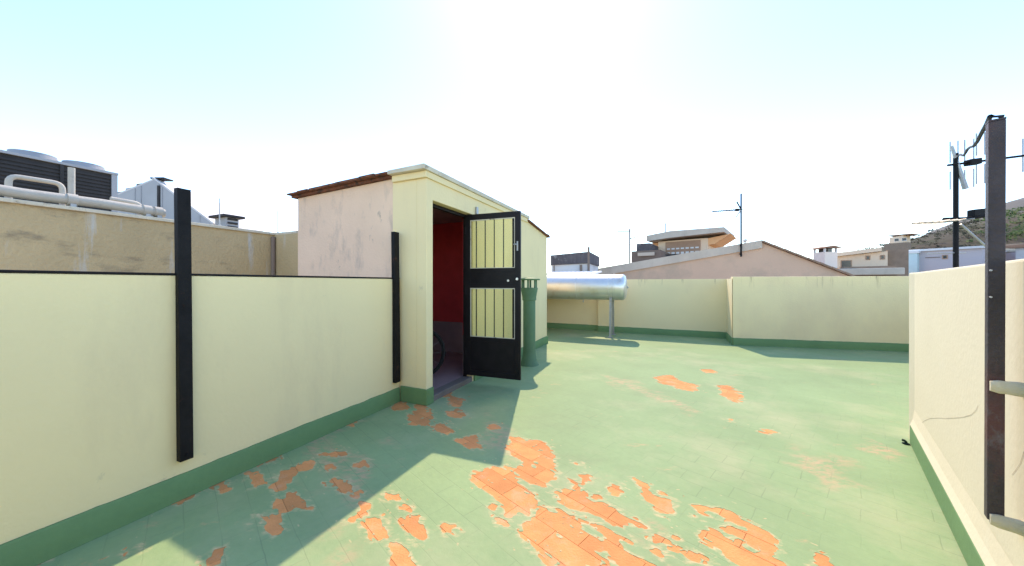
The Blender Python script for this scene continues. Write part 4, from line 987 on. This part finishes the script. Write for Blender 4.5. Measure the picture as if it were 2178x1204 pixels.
# chimney and peach house to the right of the gable
co = Vector((Xat(1755, 19.5), 19.5, 0)); ch = thing('chimney', (co.x, co.y, Zat(575, 19.5)), 'white rendered chimney with a tiled cap beyond the gable roof', 'chimney')
cw = .36
MB().obox(co, (1, 0, 0), (0, 1, 0), UP, (-cw, cw), (-cw, cw), (Zat(600, 19.5), Zat(537, 19.5))).build('stack', 'chimney_render', ch)
for sx in (-1, 1):
    for sy in (-1, 1): MB().obox(co, (1, 0, 0), (0, 1, 0), UP, (sx * cw - .08 * (sx > 0), sx * cw + .08 * (sx < 0)), (sy * cw - .08 * (sy > 0), sy * cw + .08 * (sy < 0)), (Zat(537, 19.5) + .001, Zat(529, 19.5))).build('corner_pier', 'white_render', ch)
MB().obox(co, (1, 0, 0), (0, 1, 0), UP, (-.12, .12), (-.30, .30), (Zat(537, 19.5) + .001, Zat(530, 19.5))).build('flue', 'window_dark', ch)
MB().profile([co + Vector((x, -.5, z)) for x, z in ((-.5, Zat(529, 19.5)), (.5, Zat(529, 19.5)), (.42, Zat(527, 19.5)), (0.05, Zat(524, 19.5)), (-.42, Zat(527, 19.5)))], (0, 1.0, 0)).build('cap', 'roof_tile', ch)
f0, f1 = Vector((Xat(1745, 26.5), 26.5, 0)), Vector((Xat(1888, 24), 24, 0))
hp = thing('peach_house', (f0.x, f0.y, GZ), 'long low peach coloured house with a pale roof fascia beyond the chimney', 'building')
mbx, d_, n_ = facade(f0, f1, 6, GZ, Zat(550, 26.5), Zat(534, 24)); mbx.build('wall', 'peach_render', hp)
za, zb2 = Zat(550, 26.5), Zat(534, 24); ln = (f1 - f0).length
MB().profile([f0 - n_ * .35 + UP * (za + .001), f0 - n_ * .35 + UP * (za + .28), f1 - d_ * .3 - n_ * .35 + UP * (zb2 + .25), f1 - d_ * .3 - n_ * .35 + UP * (zb2 + .001)], n_ * 6.3).build('roof', 'peach_render', hp)
s1x, s2x = Sp(1788, f0, d_), Sp(1812, f0, d_)
opening(hp, f0, d_, n_, s1x, s2x, 2.42, 3.02, 'brown_panel')
for px in (1846, 1877): x = Sp(px, f0, d_); opening(hp, f0, d_, n_, x - .12, x + .12, 2.98, 3.3, 'brown_panel', sill=False)
MB().obox(f0, d_, -n_, UP, (1.2, ln - .05), (.002, 1.1), (GZ, Zat(563, 24.5) - .15)).build('terrace_block', 'dark_render', hp)
MB().obox(f0, d_, n_, UP, (ln + .002, ln + 1.0), (.4, 5), (GZ, Zat(531, 24))).build('side_block', 'roof_edge', hp)
mbx, d_, n_ = facade((Xat(1785, 18.6), 18.6), (Xat(1908, 17.4), 17.4), 3.2, GZ, Zat(585, 18))
hc = thing('concrete_porch', (Xat(1850, 18), 18, GZ), 'grey concrete flat roofed porch low behind the far parapet', 'building')
mbx.build('wall', 'dark_render', hc)
a = Vector((Xat(1785, 18.6), 18.6, 0)); ln = (Vector((Xat(1912, 17.4), 17.4, 0)) - a).length
MB().obox(a, d_, n_, UP, (-.2, ln + .1), (-.35, 3.4), (Zat(585, 18) + .001, Zat(571, 18))).build('roof_slab', 'concrete', hc, bevel=.03)
MB().obox(a, d_, n_, UP, (.15, ln - .15), (-.15, 3.2), (Zat(571, 18) + .001, Zat(571, 18) + .09)).build('roof_upstand', 'roof_edge', hc)
# white buildings
mbx, d_, n_ = facade((Xat(1907, 30), 30), (Xat(2090, 26), 26), 8, GZ, Zat(533, 28))
wh = thing('white_house', (Xat(1990, 28), 28, GZ), 'plain white flat roofed building with a pale blue screen left of the aerial mast', 'building')
mbx.build('wall', 'mauve_render', wh)
a = Vector((Xat(1907, 30), 30, 0)); ln = (Vector((Xat(2090, 26), 26, 0)) - a).length
MB().obox(a, d_, n_, UP, (-.1, ln + .1), (-.2, 8), (Zat(533, 28) + .001, Zat(528.5, 28))).build('roof_edge', 'white_render', wh)
sA = Sp(1955, a, d_)
MB().obox(a, d_, -n_, UP, (.1, sA), (.002, .5), (GZ, Zat(538, 28.5))).build('screen', 'pale_sheet', wh)
MB().obox(a, d_, -n_, UP, (.0, sA + .1), (.0, .55), (Zat(538, 28.5) + .001, Zat(533, 28.5))).build('screen_top', 'white_render', wh)
x = Sp(2010, a, d_); opening(wh, a, d_, n_, x - .15, x + .15, 3.25, 3.6, 'brown_panel', sill=False)
x = Sp(2070, a, d_); opening(wh, a, d_, n_, x - .7, x + .5, 1.7, 3.2, 'mauve_render', 'mauve_render', sill=False)
MB().obox(a, d_, -n_, UP, (Sp(1968, a, d_), Sp(2000, a, d_)), (.001, .04), (Zat(549, 28.5), Zat(547.5, 28.5))).build('ledge', 'dark_render', wh)
mbx, d_, n_ = facade((Xat(2096, 31), 31), (Xat(2166, 29), 29), 6, GZ, Zat(525, 30))
wh2 = thing('white_house', (Xat(2140, 30), 30, GZ), 'grey walled house with a dark window right behind the rusty post', 'building')
mbx.build('wall', 'concrete', wh2)
a = Vector((Xat(2096, 31), 31, 0)); MB().obox(a, d_, n_, UP, (-.2, 3.4), (-.3, 6), (Zat(525, 30) + .001, Zat(521, 30))).build('roof_edge', 'roof_edge', wh2)
x = Sp(2146, a, d_); opening(wh2, a, d_, n_, x - .6, x + .55, 2.1, 4.0, 'dark_render', 'mauve_render')
mbx, d_, n_ = facade((Xat(2160, 27), 27), (Xat(2300, 24), 24), 6, GZ, Zat(525, 26))
wh3 = thing('white_house', (Xat(2230, 26), 26, GZ), 'white house with a tiled eave at the right edge of the picture', 'building')
mbx.build('wall', 'white_render', wh3)
a = Vector((Xat(2160, 27), 27, 0)); MB().obox(a, d_, n_, UP, (-.3, 6), (-.4, 6), (Zat(525, 26) + .001, Zat(519, 26))).build('roof', 'roof_tile', wh3)

# ------------------------------------------------------------------ hillside
ridge = [(1560, 596), (1640, 588), (1700, 566), (1760, 557), (1810, 545), (1850, 532), (1900, 516), (1940, 503), (1990, 492), (2040, 481), (2090, 470), (2135, 462), (2178, 450), (2300, 410), (2500, 380), (2900, 360), (3600, 420)]
def ridge_py(px, rd=ridge):
    for (a, b_), (c, d) in zip(rd[:-1], rd[1:]):
        if a <= px <= c: return b_ + (d - b_) * (px - a) / (c - a)
    return rd[-1][1] if px > rd[-1][0] else rd[0][1]
def hill(name, yr, y0, y1, m, rd, rough, px0=1500, px1=3600, nu=110, nv=26):
    vs_, fs_ = [], []
    for j in range(nv):
        q = j / (nv - 1); y = y0 + (y1 - y0) * q
        for i in range(nu):
            px = px0 + (px1 - px0) * i / (nu - 1); xr = Xat(px, yr)
            zr3 = Zat(ridge_py(px, rd), yr) + 9
            u = min(1, (y - y0) / (yr - y0)); sh = u * u * (3 - 2 * u) if y <= yr else 1 - .5 * ((y - yr) / (y1 - yr)) ** 2
            x = xr * (0.55 + .45 * (y / yr))
            z = -9.5 + zr3 * sh + rough * mnoise.noise(Vector((x * .03, y * .03, 1))) * min(1, u * 1.5)
            vs_.append((x, y, z))
    for j in range(nv - 1):
        for i in range(nu - 1): fs_.append((j * nu + i, j * nu + i + 1, (j + 1) * nu + i + 1, (j + 1) * nu + i))
    o = MB().add(vs_, fs_).build(name, m, loc=(0, 0, -9), smooth=True); tag(o, kind='structure'); return vs_
hv = hill('hill', 150, 48, 240, 'hill_soil', ridge, 1.6)
far_ridge = [(1500, 600), (1900, 560), (2040, 500), (2110, 447), (2135, 434), (2178, 419), (2300, 385), (2500, 350), (2900, 340), (3600, 420)]
hill('far_hill', 620, 260, 1100, 'far_slope', far_ridge, 6)
# scrub on the hill: one mass, leaf clumps
lv, lf, lv2, lf2 = [], [], [], []
hv_ = [v for v in hv if 60 < v[1] < 165]
for k in range(6500):
    v = random.choice(hv_); 
    px = CX + v[0] / v[1] * F
    if px > 2420 or px < 1640 or (v[1] < 95 and random.random() < .6): continue
    x, y, z = v[0] + random.uniform(-5, 5), v[1] + random.uniform(-3, 3), v[2]
    green = px > 2095
    tv, tf = (lv2, lf2) if green else (lv, lf)
    rr = random.uniform(.5, 1.5) * (1.25 if green else 1)
    for q in range(16):
        d = Vector((random.gauss(0, 1), random.gauss(0, 1), abs(random.gauss(0, .9)))).normalized() * rr * random.uniform(.5, 1)
        c_ = Vector((x, y, z + rr * .25)) + d
        a = Vector((random.gauss(0, 1), random.gauss(0, 1), random.gauss(0, 1))).normalized(); b_ = a.orthogonal().normalized(); s_ = rr * random.uniform(.18, .36)
        i0 = len(tv); tv += [c_ + a * s_, c_ + b_ * s_ * .8, c_ - a * s_, c_ - b_ * s_ * .8]; tf.append((i0, i0 + 1, i0 + 2, i0 + 3))
for nm, tv, tf, mm, lab in (('hillside_scrub', lv, lf, 'foliage', 'dark brown scrub covering the hillside left of the rusty post'),
                            ('hillside_wood', lv2, lf2, 'foliage_green', 'green wood on the hillside right of the rusty post')):
    tag(MB().add(tv, tf).build(nm, mm, loc=(0, 0, -9)), lab, 'scrub' if 'scrub' in nm else 'wood', kind='stuff')
hh = Vector((Xat(1892, 120), 120, 0))
mbx, d_, n_ = facade(hh, (Xat(1921, 117), 117), 6, 0, Zat(504, 118), Zat(501, 118))
th = thing('hill_house', (hh.x, hh.y, 0), 'small pinkish house on the hillside above the peach house', 'building')
mbx.build('wall', 'peach_render', th)
MB().obox(hh, d_, n_, UP, (-.2, 5.4), (-.3, 6.3), (Zat(501, 118) + .001, Zat(499, 118))).build('roof', 'roof_tile', th)
MB().obox(hh, d_, -n_, UP, (-.4, 5.2), (0.003, 3), (0, Zat(518, 118))).build('terrace_wall', 'roof_edge', th)
opening(th, hh, d_, n_, 1.2, 2.3, Zat(513, 118), Zat(507, 118)); opening(th, hh, d_, n_, 3.0, 4.1, Zat(513, 118), Zat(507, 118))
